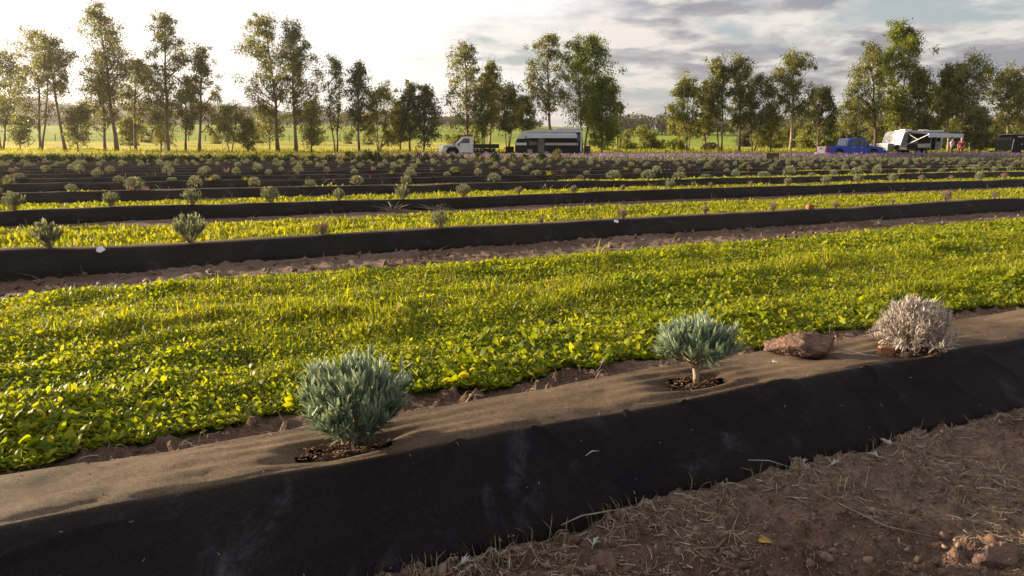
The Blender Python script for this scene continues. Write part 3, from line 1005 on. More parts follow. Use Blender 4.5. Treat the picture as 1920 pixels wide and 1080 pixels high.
def far_ball(seed, mat, flat=1.0, n=420):
    r = np.random.default_rng(seed)
    d = r.normal(size=(n, 3)); d[:, 2] = np.abs(d[:, 2]) * 1.0 - .35; d /= np.linalg.norm(d, axis=1)[:, None]
    rad = .5 * r.uniform(.55, 1.0, n) ** .5 * (1 + .25 * (vnoise(d[:, 0] * 3 + 9, d[:, 1] * 3 + d[:, 2] * 2, seed) - .5))
    pos = d * rad[:, None] * np.array([1, 1, .85 * flat]) + np.array([0, 0, .48 * flat])
    pos[:, 2] = np.maximum(pos[:, 2], .02)
    dd = d + r.normal(0, .4, (n, 3)) + np.array([0, 0, .3]); dd /= np.linalg.norm(dd, axis=1)[:, None]
    V, Q, T = scatter(LOWB_V, LOWB_Q, LOWB_T, pos, np.arctan2(dd[:, 1], dd[:, 0]), np.arccos(dd[:, 2]), np.stack([r.uniform(.06, .12, n)] * 2 + [r.uniform(.09, .18, n)], -1) * np.array([1, .7, 1]))
    # short woody foot
    g = Geo(); g.tube([(0, 0, -.05), (.01, 0, .15), (0, .02, .4), (0, 0, .62)], [.05, .045, .035, .02], 5)
    v2 = np.concatenate(g.V); q2 = np.concatenate(g.Q)
    VV, F = merge([(V, Q, T), (v2, q2, np.zeros((0, 3), int))])
    return mesh_np('far_lavender', VV, F, [mat])


FARB = [far_ball(200 + k, M['lav_far'], [1, .8, 1.05, .7, .9, .95][k]) for k in range(6)]
FARD = [far_ball(220 + k, M['dead_far'], 1.1, 160) for k in range(3)]

P2 = {2: [(93, 'g', 52), (357, 'g', 56), (605, 'd', 26), (826, 'g', 32), (1015, 'd', 14), (1168, 'd', 20), (1322, 'd', 18), (1450, 'd', 18), (1567, 'd', 14), (1672, 'd', 13), (1773, 'd', 22), (1865, 'd', 14)],
      3: [(27, 'g', 34), (209, 'g', 28), (361, 'g', 30), (507, 'g', 30), (636, 'g', 23), (755, 'g', 26), (869, 'g', 25), (973, 'd', 16), (1076, 'g', 14), (1168, 'd', 12), (1257, 'g', 18), (1333, 'd', 11), (1407, 'd', 11), (1477, 'g', 15), (1548, 'g', 18), (1609, 'g', 18), (1674, 'g', 17), (1727, 'd', 13), (1783, 'd', 11), (1836, 'g', 16), (1882, 'd', 13)]}
POSW = {0: 'far left', 1: 'left', 2: 'middle', 3: 'right', 4: 'far right'}
LABEL2 = {
    (2, 0): 'blurry round lavender at the far left of the second bed',
    (2, 1): 'tallest lavender of the second bed, next to the white tag',
    (2, 2): 'leftmost brown dead plant on the second bed',
    (2, 3): 'small grey-green lavender alone in the middle of the second bed',
    (2, 4): 'thin dead tuft just right of the middle lavender, second bed',
    (2, 5): 'brown dead ball beside the white disc on the second bed',
    (2, 6): 'dead tuft second to the left of the brick on the second bed',
    (2, 7): 'dead tuft just left of the brick on the second bed',
    (2, 8): 'dead tuft just right of the brick on the second bed',
    (2, 9): 'narrow upright dead tuft, second to the right of the brick',
    (2, 10): 'widest dead tuft near the right end of the second bed',
    (2, 11): 'last dead tuft at the right end of the second bed'}


def crest_point(n, px):
    """point on the crest of row n under photo column px"""
    lo, hi = -6., 60.
    for _ in range(50):
        mid = (lo + hi) / 2
        tt = float(crest_t(n, np.array([mid]))[0]) + .035
        x, y = st2xy(mid, tt)
        dep = y * math.cos(PITCH) + (CAMZ - B_TOP) * math.sin(PITCH)
        if 960 + FPX * x / dep < px and y > 0: lo = mid
        else: hi = mid
    return mid, x, y, dep


n_green = 0
for n, lst in P2.items():
    for k, (px, kind, wpx) in enumerate(lst):
        s_, x, y, dep = crest_point(n, px)
        dia = wpx / FPX * dep
        z = float(crest_z(n, s_)) - .012
        green = kind == 'g'
        if n == 2:
            lab = LABEL2[(2, k)]
        else:
            side = ['leftmost', 'second', 'third', 'fourth', 'fifth', 'sixth', 'seventh', 'eighth', 'ninth', 'tenth', 'eleventh', 'twelfth', 'thirteenth', 'fourteenth', 'fifteenth', 'sixteenth', 'seventeenth', 'eighteenth', 'nineteenth', 'twentieth', 'rightmost'][k]
            lab = (f'round grey-green lavender, {side} plant from the left along the third bed' if green else f'brown dead lavender, {side} plant from the left along the third bed')
            lab = lab.replace('leftmost plant from the left', 'leftmost plant').replace('rightmost plant from the left', 'rightmost plant')
        rt = thing('lavender_plant' if green else 'dead_lavender', (x, y, z), random.random() * 6.28, label=lab, category='lavender' if green else 'dead lavender', group='young lavender plants' if green else 'dead lavender plants')
        rt.scale = (dia * 1.05, dia * 1.05, dia * (1.0 if green else 1.2))
        fo, st_me = (MID if green else MIDD)[k % (4 if green else 3)]
        link('foliage', fo, rt); link('stem', st_me, rt)
        n_green += green

# rows 4 and beyond: regular planting with gaps, each a copy with a shared mesh
cands = []
for n in range(4, 17):
    t0 = ROW_T[n]
    s = -0.45 * t0 - 1 + RNG.random() * .7
    while s < t0 * 2.6:
        s += (.74 if n < 6 else .66) + RNG.normal(0, .05)
        if n > 10: s += .1
        tt = float(crest_t(n, np.array([s]))[0]) + .04 + RNG.normal(0, .02)
        x, y = st2xy(s, tt)
        if y < 1 or abs(x / y) > .80 or y > bound_y(x / y): continue
        u = x / y
        gap = .12 if u > -.1 else .22
        if fbm(np.array([s / 2.5]), np.array([n * 3.1]), 2, 300)[0] < .30 or RNG.random() < gap: continue
        dead = RNG.random() < (.13 if u < 0 else .2) and n < 9
        cands.append((y, n, s, x, dead))
cands.sort()
ONES = ['', 'first', 'second', 'third', 'fourth', 'fifth', 'sixth', 'seventh', 'eighth', 'ninth', 'tenth', 'eleventh', 'twelfth', 'thirteenth', 'fourteenth', 'fifteenth', 'sixteenth', 'seventeenth', 'eighteenth', 'nineteenth']


def ordinal(k):
    if k < 20: return ONES[k]
    t = ['twent', 'thirt', 'fort', 'fift', 'sixt', 'sevent'][k // 10 - 2]
    return t + 'ieth' if k % 10 == 0 else t + 'y-' + ONES[k % 10]


rank = {}
for n_ in range(4, 17):
    for d_ in (False, True):
        for j_, c_ in enumerate(sorted([c for c in cands if c[1] == n_ and c[4] == d_], key=lambda c: c[3] / c[0])):
            rank[(c_[1], c_[2])] = j_ + 1
far_green = 0; far_merge = []
for (y, n, s, x, dead) in cands:
    z = float(crest_z(n, s)) - .015 + tz(x, y)
    size = RNG.uniform(.13, .25) if not dead else RNG.uniform(.10, .17)
    if not dead and far_green >= 285:
        far_merge.append((x, y, z, size)); continue
    me = (FARD if dead else FARB)[RNG.integers(3 if dead else 6)]
    rk_ = ordinal(rank[(n, s)])
    lab = (f'brown dead tuft, {rk_} from the left on the {ORD[n]} black bed' if dead else f'small round grey-green lavender, {rk_} from the left on the {ORD[n]} black bed')
    o = link('dead_lavender' if dead else 'lavender_plant', me, label=lab, category='dead lavender' if dead else 'lavender',
             group=(f'dead tufts on the {ORD[n]} bed' if dead else f'lavender balls on the {ORD[n]} bed'))
    o.location = (x, y, z); o.rotation_euler = (0, 0, RNG.random() * 6.28)
    o.scale = (size * RNG.uniform(.9, 1.15), size * RNG.uniform(.9, 1.1), size * RNG.uniform(.72, 1.15))
    far_green += (not dead)
print('plants', len(cands), 'merged', len(far_merge))
if far_merge:
    parts = []
    for (x, y, z, size) in far_merge:
        me = FARB[RNG.integers(6)]
        v = np.empty(len(me.vertices) * 3, np.float32); me.vertices.foreach_get('co', v)
        v = v.reshape(-1, 3) * size + np.array([x, y, z])
        f3 = [p.vertices[:] for p in me.polygons]
        q = np.array([p for p in f3 if len(p) == 4]); t = np.array([p for p in f3 if len(p) == 3])
        parts.append((v, q, t))
    V, F = merge(parts)
    link('far_lavender', mesh_np('far_lavender', V, F, [M['lav_far']]), kind='stuff', label='crowd of tiny lavender balls at the far end of the beds', category='lavender')

# ------------------------------------------------------------------ litter, rocks and small things near the camera
print('litter')
def rock(name, px, py, z, size, mat, seed, rz=0.0, cuts=5, **tags):
    bm = bmesh.new(); bmesh.ops.create_icosphere(bm, subdivisions=cuts, radius=.5)
    v = np.array([q.co[:] for q in bm.verts])
    d = v / np.linalg.norm(v, axis=1)[:, None]
    r = np.random.default_rng(seed)
    k = np.ones(len(v))
    for _ in range(16):       # flat facets cut at random
        nrm = r.normal(size=3); nrm /= np.linalg.norm(nrm)
        off = r.uniform(.55, .86)
        pr = d @ nrm
        k = np.where(pr * k > off, off / np.maximum(pr, 1e-3), k)
    k *= 1 + .17 * (fbm(d[:, 0] * 4 + d[:, 2] * 3 + 5, d[:, 1] * 4 - d[:, 2] * 2 + 5, 6, seed, .72) - .5) * 2
    v = d * k[:, None] * .5 * np.array(size)
    v[:, 2] = np.maximum(v[:, 2], -.20 * size[2])
    for q, c in zip(bm.verts, v): q.co = c
    me = bpy.data.meshes.new(name); bm.to_mesh(me); bm.free()
    me.materials.append(mat)
    for p in me.polygons: p.use_smooth = True
    q = on(px, py, z)
    o = link(name, me, **tags); o.location = (q[0], q[1], z + size[2] * .17); o.rotation_euler = (0, 0, rz)
    return o


rock('rock', 1506, 659, B_TOP - .010, (.200, .125, .088), M['rock'], 6, .12, label='large rough reddish-brown rock lying on the nearest bed', category='rock')
rock('rock', 1872, 1062, -.012, (.10, .055, .05), M['rock'], 9, .4, label='brown rock half buried in soil at the bottom right corner', category='rock')
rock('rock', 948, 383, .0, (.24, .14, .19), M['rock'], 15, .3, cuts=3, label='orange-brown rock leaning on the front of the third bed', category='rock')
rock('rock', 1135, 1062, -.01, (.045, .04, .035), M['rock'], 25, .3, cuts=3, label='small dark rounded stone in the soil at the bottom middle', category='rock')


def shard(px, py, z, sz, rz, mat, **tags):
    g = Geo(); a, b, c = sz
    g.add([(-a, -b, 0), (a * .8, -b * .8, 0), (a, b, 0), (-a * .8, b * .9, 0), (-a * 1.1, -b * .9, c), (a * .9, -b, c * .93), (a * 1.05, b * .8, c * 1.05), (-a * .6, b, c)],
          [(0, 3, 2, 1), (4, 5, 6, 7), (0, 1, 5, 4), (1, 2, 6, 5), (2, 3, 7, 6), (3, 0, 4, 7)])
    o = g.build('brick_shard', mat, bevel=.0015 if a < .04 else .004, **tags)
    q = on(px, py, z); o.location = q; o.rotation_euler = (0, .08, rz)


shard(1658, 667, B_TOP - .012, (.021, .012, .024), .2, M['brick'], label='small orange brick shard on the nearest bed beside the dead lavender', category='brick')
s_, x_, y_, dep_ = crest_point(2, 1518)
g = Geo(); g.box(-.038, .038, -.02, .02, 0, .042); o = g.build('brick_shard', M['brick'], bevel=.008, label='orange brick piece sitting on the second bed', category='brick'); o.location = (x_, y_, float(crest_z(2, s_)) - .006); o.rotation_euler = (0.03, .06, .5)


def tag_disc(n, px, dz, r, rz, lab, lobes=True):
    s_, x, y, dep = crest_point(n, px)
    # lies on the sloping front face
    tt = float(crest_t(n, np.array([s_]))[0]) - .15 * dz
    x, y = st2xy(s_, tt)
    zz = float(crest_z(n, s_)) * (1 - dz) + .009
    bm = bmesh.new()
    K = 28
    top = [bm.verts.new(((1 + (.25 * math.cos(2 * a) + .13 * math.cos(3 * a + 1) if lobes else 0)) * r * math.cos(a), (1 + (.2 * math.sin(3 * a) if lobes else 0)) * r * math.sin(a), .003)) for a in [q * 2 * math.pi / K for q in range(K)]]
    bot = [bm.verts.new((v.co.x, v.co.y, 0)) for v in top]
    bm.faces.new(top); bm.faces.new(bot[::-1])
    for i in range(K): bm.faces.new((top[i], bot[i], bot[(i + 1) % K], top[(i + 1) % K]))
    me = bpy.data.meshes.new('white_tag'); bm.to_mesh(me); bm.free(); me.materials.append(M['tag'])
    o = link('white_tag', me, label=lab, category='tag')
    slope = math.atan2(B_TOP, .15)
    o.rotation_euler = Matrix.Rotation(math.radians(26.6), 4, 'Z').to_3x3().to_4x4().to_euler()
    m = Matrix.Rotation(math.atan2(RD[1], RD[0]), 4, 'Z') @ Matrix.Rotation(slope, 4, 'X') @ Matrix.Rotation(rz, 4, 'Z')
    o.rotation_euler = m.to_euler(); o.location = (x, y, zz)


tag_disc(2, 189, .16, .020, 1.4, 'lobed white patch stuck on the front of the second bed at left')
tag_disc(2, 1146, .22, .017, .3, 'small white oval disc on the front of the second bed', lobes=False)


def zsurf(x, y):
    """height of soil or mat near the camera"""
    s = x * RD[0] + y * RD[1]; t = x * RN[0] + y * RN[1]
    g0 = (fbm(x * 9, y * 9, 5, 50, .6) - .5) * .030 + np.maximum(fbm(x * 34, y * 34, 3, 53) - .52, 0) * .075 + (fbm(x / 1.3, y / 1.3, 2, 55) - .5) * .03 - .008
    c = c1f(s); f_ = f1f(s); b_ = b1f(s)
    fr = np.clip((t - f_) / np.maximum(c - f_, .01), 0, 1) ** .93 * B_TOP
    bk = np.clip(1 - (t - b_) / .11, 0, 1) * (B_TOP - .013)
    m = np.where(t < c, fr, np.where(t < b_, B_TOP - .006, bk))
    return np.maximum(g0, np.where((t > f_) & (t < b_ + .11), m, -1))


def straw_mesh(C, n, Lr, Wr, seed, flat=.35, clump=.0, front=True):
    """thin curved stalks around centre points C (K,2)"""
    r = np.random.default_rng(seed)
    K = len(C)
    idx = r.integers(0, K, n)
    p0 = C[idx] + r.normal(0, clump, (n, 2))
    L = r.uniform(*Lr, n); W = r.uniform(*Wr, n)
    th = r.random(n) * 6.283; bend = r.normal(0, .9, n)
    m = 5
    tt = np.linspace(0, 1, m)
    if front:
        s_ = p0 @ RD; t_ = p0 @ RN
        ex = np.stack([np.cos(th), np.sin(th)], -1) * L[:, None]
        bad = (p0 + ex) @ RN > f1f(s_) + .006
        th = np.where(bad, th + math.pi, th); bend = np.where(bad, bend * .3, bend)
        d_ = np.maximum(t_ - f1f(s_) + .004, 0)
        p0 = p0 - d_[:, None] * RN[None]
    ang = th[:, None] + bend[:, None] * tt[None]
    dx = np.cumsum(np.cos(ang), 1) / m * L[:, None]; dy = np.cumsum(np.sin(ang), 1) / m * L[:, None]
    X = p0[:, 0:1] + dx; Y = p0[:, 1:2] + dy
    Zb = zsurf(X, Y)
    lift = r.random(n)[:, None] ** 6 * flat * .7 * L[:, None] * np.sin(tt * math.pi * .9)[None] + .001 + r.random((n, 1)) * .003
    Zz = Zb + lift
    nx = -np.sin(ang); ny = np.cos(ang)
    w = (W[:, None] * np.array([1, 1, .9, .7, .25])[None]) * .5
    A = np.stack([X + nx * w, Y + ny * w, Zz], -1); B = np.stack([X - nx * w, Y - ny * w, Zz], -1); Cc = np.stack([X, Y, Zz + w * 1.2], -1)
    V = np.stack([A, Cc, B], 2).reshape(n, m * 3, 3)
    q = []
    for i in range(m - 1):
        q += [(i * 3, i * 3 + 1, i * 3 + 4, i * 3 + 3), (i * 3 + 1, i * 3 + 2, i * 3 + 5, i * 3 + 4)]
    Q = (np.array(q)[None] + (np.arange(n) * m * 3)[:, None, None]).reshape(-1, 4)
    return V.reshape(-1, 3), Q, np.zeros((0, 3), int)


# soil in front of the nearest bed (bottom right of the picture)
C = []
while len(C) < 900:
    px = random.uniform(650, 1990); py = random.uniform(780, 1130)
    q = on(px, py, 0); s = q[:2] @ RD; t = q[:2] @ RN
    if t < f1f(s) + .01: C.append(q[:2])
C = np.array(C)
dens = fbm(C[:, 0] * 6, C[:, 1] * 6, 3, 21)
Cc = C[dens > .52]
parts = [straw_mesh(Cc, 2600, (.008, .038), (.0006, .0019), 1, .08, .014), straw_mesh(C, 900, (.006, .03), (.0005, .0015), 2, .15)]
for (px, py, k, sp) in ((1165, 975, 90, .022), (1520, 885, 70, .02), (1600, 905, 60, .022), (1640, 945, 60, .024), (1800, 880, 90, .04), (1880, 900, 80, .04), (1460, 925, 50, .022), (1330, 960, 30, .02)):
    q = on(px, py, 0)
    parts.append(straw_mesh(np.array([q[:2]]), k, (.018, .055), (.0007, .0018), int(px), .3, sp * 1.3))
Sf = RNG.uniform(.25, 2.1, 500); Tf = f1f(Sf) - np.abs(RNG.normal(0, .02, 500)); xf, yf = st2xy(Sf, Tf)
parts.append(straw_mesh(np.stack([xf, yf], -1), 1300, (.010, .040), (.0006, .0018), 44, .04, .012))
V, F = merge(parts)
link('straw_litter', mesh_np('straw_litter', V, F, [M['straw']]), kind='stuff', label='dry straw and roots littering the bare soil in the foreground', category='straw')
# behind the nearest bed
Sx = RNG.uniform(-.6, 2.6, 700)
tt = b1f(Sx) + RNG.uniform(.03, .34, 700)
x_, y_ = st2xy(Sx, tt)
parts = [straw_mesh(np.stack([x_, y_], -1), 700, (.015, .06), (.001, .003), 5, .9, front=False)]
V, F = merge(parts)
link('straw_litter', mesh_np('straw_litter', V, F, [M['straw']]), kind='stuff', label='dry stalks on the strip of soil behind the nearest bed', category='straw')
# crumbs on the mat
Sx = RNG.uniform(-.4, 2.3, 260); tt = f1f(Sx) + RNG.uniform(0, .42, 260)
x_, y_ = st2xy(Sx, tt)
V, F = merge([straw_mesh(np.stack([x_, y_], -1), 110, (.002, .009), (.0006, .0012), 6, .1, front=False)])
link('chaff', mesh_np('chaff', V, F, [M['pale']]), kind='stuff', label='tiny pale chaff fallen on the black weed mat', category='chaff')
# stalks and dead weeds in front of far rows
parts = []
for n in range(2, 9):
    K = 260
    Sx = RNG.uniform(-.45 * ROW_T[n], ROW_T[n] * 1.9, K)
    tt = crest_t(n, Sx) - .15 - RNG.uniform(0, .5, K) ** 1.4
    x_, y_ = st2xy(Sx, tt)
    r = np.random.default_rng(n)
    k = (ROW_T[n] / 4) ** .6
    L = RNG.uniform(.03, .12, K) * k
    V, Q, T = scatter(BLADE_V, BLADE_Q, BLADE_T, np.stack([x_, y_, gz(x_, y_)], -1), RNG.random(K) * 6.28, RNG.uniform(.4, 1.7, K), np.stack([L, .004 * k + 0 * L, L], -1))
    parts.append((V, Q, T))
V, F = merge(parts)
link('dead_weeds', mesh_np('dead_weeds', V, F, [M['straw']]), kind='stuff', label='dry weeds and stalks along the foot of the further beds', category='weeds')

# pebbles and clods
def pebbles(C, r0, r1, seed, mat, name, label):
    bm = bmesh.new(); bmesh.ops.create_icosphere(bm, subdivisions=1, radius=1)
    tv = np.array([v.co[:] for v in bm.verts]); tf = np.array([[v.index for v in f.verts] for f in bm.faces]); bm.free()
    r = np.random.default_rng(seed); n = len(C)
    tv = tv * (1 + .9 * (vnoise(tv[:, 0] * 3 + 4, tv[:, 1] * 3 + tv[:, 2] * 4 + 4, 3) - .5))[:, None]
    R = r.uniform(0, 1, n) ** 4 * (r1 - r0) + r0
    pos = np.stack([C[:, 0], C[:, 1], zsurf(C[:, 0], C[:, 1]) + R * .25], -1)
    V, Q, T = scatter(tv, [], tf, pos, r.random(n) * 6.28, r.random(n) * 3, np.stack([R * r.uniform(.7, 1.3, n), R * r.uniform(.7, 1.2, n), R * r.uniform(.5, .9, n)], -1))
    link(name, mesh_np(name, V, [T], [mat], smooth=False), kind='stuff', label=label, category='pebbles')


Cp = np.array([on(random.uniform(650, 1990), random.uniform(780, 1130), 0)[:2] for _ in range(3200)])
s = Cp @ RD; t = Cp @ RN
Cp = Cp[t < f1f(s) - .0]
Cc_ = Cp[:230]
pebbles(Cc_, .0035, .0115, 35, M['crumb'], 'clods', 'lumpy clods of earth half sunk in the foreground soil')
Cq = np.array([on(random.uniform(600, 2050), random.uniform(770, 1140), 0)[:2] for _ in range(14000)])
Cq = Cq[(Cq @ RN) < f1f(Cq @ RD) + .004]
pebbles(Cq, .0006, .0032, 33, M['crumb'], 'soil_crumbs', 'fine crumbs of soil covering the foreground ground')
Sx = RNG.uniform(-.4, 2.4, 500); tt = c1f(Sx) + RNG.uniform(.0, .22, 500)
x_, y_ = st2xy(Sx, tt)
pebbles(np.stack([x_, y_], -1), .0004, .0022, 34, M['crumb'], 'soil_crumbs', 'grit scattered on top of the nearest bed')
pebbles(Cp, .0010, .0055, 3, M['pebble'], 'pebbles', 'small stones and clods scattered over the foreground soil')
Sx = RNG.uniform(-.8, 3, 900); tt = b1f(Sx) + RNG.uniform(.05, .35, 900)
x_, y_ = st2xy(Sx, tt)
pebbles(np.stack([x_, y_], -1), .0015, .008, 4, M['pebble'], 'pebbles', 'small clods on the soil strip behind the nearest bed')
Sx = RNG.uniform(-2.2, 9, 1500); tt = crest_t(2, Sx) - .15 - RNG.uniform(0, .75, 1500)
x_, y_ = st2xy(Sx, tt)
pebbles(np.stack([x_, y_], -1), .003, .022, 8, M['pebble'], 'pebbles', 'stones and clods on the bare soil before the second bed')


def sprig(px, py, z, size, rz, lab, fan=7, mat='pale', name='dried_sprig'):
    g = Geo(); r = random.Random(px)
    for k in range(fan):
        a = (k / (fan - 1) - .5) * 1.2 + r.uniform(-.3, .3)
        L = size * r.uniform(.6, 1.0)
        p = [(0, 0, .001), (math.cos(a) * L * .5, math.sin(a) * L * .5, .004 + size * .14 * r.random()), (math.cos(a * 1.2) * L, math.sin(a * 1.2) * L, .003 + size * .25 * r.random())]
        g.tube(p, [.0008 + size * .012, .0008 + size * .016, .0004], 5)
    g.tube([(-size * .7, -size * .1, .001), (-size * .3, 0, .003), (0, 0, .001)], [.0006, .001, .0012], 5)
    o = g.build(name, M[mat], label=lab, category='twig')
    q = on(px, py, z)
    zz = float(zsurf(np.array([q[0]]), np.array([q[1]]))[0])
    k = (CAMZ - zz - .003) / (CAMZ - z)
    o.location = (q[0] * k, q[1] * k, zz + .004); o.rotation_euler = (0, 0, rz)


sprig(1674, 838, .01, .030, 1.9, 'white dried sprig standing against the foot of the nearest bed', 7)
sprig(1646, 858, .0, .022, 2.2, 'pale forked sprig just left of the standing white sprig')
sprig(1505, 872, .0, .026, 1.6, 'pale tangled sprig at the foot of the nearest bed, middle right', 9)
sprig(1112, 1024, .0, .020, 1.2, 'white star-shaped sprig on soil at the bottom middle', 6)
sprig(1560, 873, .0, .026, .6, 'flat grey sprig lying along the foot of the bed', 7)
sprig(865, 1060, 0.0, .022, .9, 'white sprig at the bottom edge of the picture', 6)
sprig(1447, 681, B_TOP, .018, .2, 'curled white leaf cluster on the bed in front of the big rock', 6)


def stalk(pts, r, mat, lab, z=0.0, name='dry_stalk', cat='stalk'):
    P = []
    for k, (px, py) in enumerate(pts):
        q = on(px, py, z); zz = float(zsurf(np.array([q[0]]), np.array([q[1]]))[0])
        kk = (CAMZ - zz) / (CAMZ - z)
        P.append((q[0] * kk, q[1] * kk, zz + .0035 + (.004 if k % 2 else 0)))
    g = Geo(); g.tube(P, [r * .6] + [r] * (len(P) - 2) + [r * .4], 6)
    g.build(name, mat, smooth=True, label=lab, category=cat)


stalk([(1385, 965), (1372, 1003), (1345, 1030), (1300, 1038), (1335, 1060), (1378, 1075)], .0014, M['straw'], 'bent straw-coloured stalk forming a loop, bottom right soil')
stalk([(1510, 918), (1580, 955), (1660, 990), (1765, 1018)], .0011, M['woody'], 'long thin straight twig lying across the foreground soil', name='twig', cat='twig')
stalk([(1402, 866), (1440, 870), (1484, 880)], .0009, M['pale'], 'thin pale straw poking onto the black mat at its foot')
stalk([(1098, 858), (1110, 853), (1124, 849)], .0011, M['pale'], 'small pale twig lying on the black face of the nearest bed', z=.06, name='twig', cat='twig')
stalk([(1052, 988), (1090, 975), (1140, 962), (1190, 958)], .0013, M['woody'], 'grey root sticking out along the bed foot, bottom middle', name='twig', cat='twig')
stalk([(1855, 900), (1880, 918), (1925, 922)], .0013, M['woody'], 'forked grey twig at the right edge of the soil', name='twig', cat='twig')
stalk([(1560, 655), (1590, 662), (1625, 669), (1650, 673)], .0018, M['dead'], 'curled pale dry stem between the big rock and the brick shard', z=B_TOP, name='dry_stalk', cat='stalk')
g = Geo(); g.add([(-.009, -.004, 0), (0, -.006, .002), (.011, -.001, .003), (.006, .005, .001), (-.004, .006, .003), (-.010, .002, .001)], None, [(0, 1, 5), (1, 4, 5), (1, 2, 3), (1, 3, 4)])
V0 = g.V[0]; g.add(V0 - np.array([0, 0, .0008]), None, [(5, 1, 0), (5, 4, 1), (3, 2, 1), (4, 3, 1)])
o = g.build('fallen_leaf', M['leafy'], label='yellow fallen leaf on the foreground soil', category='leaf')
q = on(1432, 1006, 0.0); o.location = (q[0], q[1], float(zsurf(np.array([q[0]]), np.array([q[1]]))[0]) + .004); o.rotation_euler = (0.2, .1, -.6); o.scale = (1.25,) * 3

# upright stubs behind the nearest bed
for (px, py, hgt, lean, lab) in ((1003, 738, .030, .1, 'taller upright cut stub behind the nearest bed'), (1021, 733, .025, .35, 'slanting cut stub behind the nearest bed, right of the taller one'), (873, 752, .035, .7, 'leaning dry stalk behind the nearest bed near the bushy lavender')):
    q = on(px, py, .06)
    g = Geo(); g.tube([(0, 0, 0), (lean * hgt * .5, 0, hgt * .5), (lean * hgt, 0, hgt)], [.0022, .0026, .0012], 6)
    o = g.build('dry_stub', M['straw'], smooth=True, label=lab, category='stalk'); o.location = (q[0], q[1], .055)

# bare twiggy prunings lying against the third bed
for (px, n_, sz, lab) in ((722, 11, .32, 'larger heap of bare grey prunings against the third bed'), (797, 8, .26, 'smaller heap of bare grey prunings against the third bed, to the right of the larger')):
    s_, x, y, dep = crest_point(3, px)
    g = Geo(); r = random.Random(px)
    for k in range(n_ * 2):
        a = r.uniform(.1, 3.0); L = sz * r.uniform(.4, 1)
        g.tube([(r.uniform(-.08, .08), 0, 0), (math.cos(a) * L * .5, r.uniform(-.05, .05), math.sin(a) * L * .22), (math.cos(a) * L * .95, r.uniform(-.1, .1), math.sin(a) * L * .34)], [.0035, .003, .0015], 4)
    o = g.build('prunings', M['woody'], label=lab, category='prunings')
    xx, yy = st2xy(s_, float(crest_t(3, np.array([s_]))[0]) - .25); o.location = (xx, yy, .0)

# green and dry weed clumps that stand among the further beds
def clump_mesh(seed, n, mat, spread=.5, up=1.0):
    r = np.random.default_rng(seed)
    L = r.uniform(.35, 1.0, n)
    pos = np.stack([r.normal(0, .12, n), r.normal(0, .12, n), 0 * L], -1)
    V, Q, T = scatter(BLADE_V, BLADE_Q, BLADE_T, pos, r.random(n) * 6.28, np.abs(r.normal(0, spread, n)), np.stack([L, .09 * L, L * up], -1))
    return mesh_np('weed_clump', V, [Q, T], [mat])


CLG = [clump_mesh(400 + k, 60, M['grass'], .8) for k in range(3)]
CLD = [clump_mesh(410 + k, 46, M['dead_far'], .6) for k in range(3)]
CLO = [clump_mesh(415, 60, M['straw'], .7)]
for (px, n, kind, sz, lab) in (
        (858, 6, 'g', .42, 'bright green spiky weed in the middle of the far beds'), (1030, 5, 'g', .30, 'green weed clump right of centre on the fifth bed'),
        (1175, 6, 'g', .32, 'bright green weed on the sixth bed right of centre'), (12, 5, 'g', .3, 'yellow-green weed patch at the far left of the fifth bed'),
        (392, 5, 'g', .26, 'small yellow-green weed on the fifth bed, left part'), (460, 5, 'g', .22, 'low green weed on the fifth bed, left of centre'),
        (735, 6, 'g', .26, 'green weed beside a lavender, sixth bed, left of centre'), (1395, 7, 'g', .42, 'bright green weed on the seventh bed, right part'),
        (425, 7, 'd', .45, 'tall brown dry weed on the seventh bed, left part'), (700, 7, 'd', .4, 'brown dry weed on the seventh bed left of centre'),
        (245, 4, 'd', .34, 'dry curly weed behind the fourth bed, left'), (272, 4, 'd', .30, 'dry hooked weed behind the fourth bed, right of the curly one'),
        (1000, 4, 'o', .22, 'orange-tinted dry clump before the fourth bed at centre'), (1192, 4, 'o', .2, 'orange dry clump before the fourth bed, right of centre'),
        (1230, 4, 'o', .22, 'wider orange dry clump before the fourth bed, right of centre'), (1275, 4, 'o', .2, 'orange dry clump before the fourth bed, further right')):
    s_, x, y, dep = crest_point(n, px)
    ms = {'g': CLG, 'd': CLD, 'o': CLO}[kind]
    tt = float(crest_t(n, np.array([s_]))[0]) + (.06 if kind != 'o' else -.35)
    x, y = st2xy(s_, tt)
    o = link('weed_clump', ms[int(px) % len(ms)], label=lab, category='weed')
    o.location = (x, y, (.09 if kind != 'o' else 0)); sz *= {'g': .62, 'd': .5, 'o': .7}[kind]; o.scale = (sz, sz, sz * .8)
    o.rotation_euler = (0, 0, px * .1)

# ------------------------------------------------------------------ old lavender bushes and flowering rows beyond the young plants
print('bushes')
def bush_mesh(seed, mat, n=520, flat=.75):
    r = np.random.default_rng(seed)
    d = r.normal(size=(n, 3)); d[:, 2] = np.abs(d[:, 2]); d /= np.linalg.norm(d, axis=1)[:, None]
    rad = .5 * r.uniform(.4, 1, n) ** .4 * (1 + .45 * (vnoise(d[:, 0] * 2.5 + 9, d[:, 1] * 2.5 + d[:, 2] * 2, seed) - .5))
    pos = d * rad[:, None] * np.array([1, 1, 2 * flat * .8])
    dd = d + r.normal(0, .5, (n, 3)) + np.array([0, 0, .4]); dd /= np.linalg.norm(dd, axis=1)[:, None]
    return mesh_np('bush', *(lambda a: (a[0], [a[1], a[2]]))(scatter(LOWB_V, LOWB_Q, LOWB_T, pos, np.arctan2(dd[:, 1], dd[:, 0]), np.arccos(np.clip(dd[:, 2], -1, 1)), np.stack([r.uniform(.08, .16, n), r.uniform(.04, .07, n), r.uniform(.1, .24, n)], -1))), [mat])


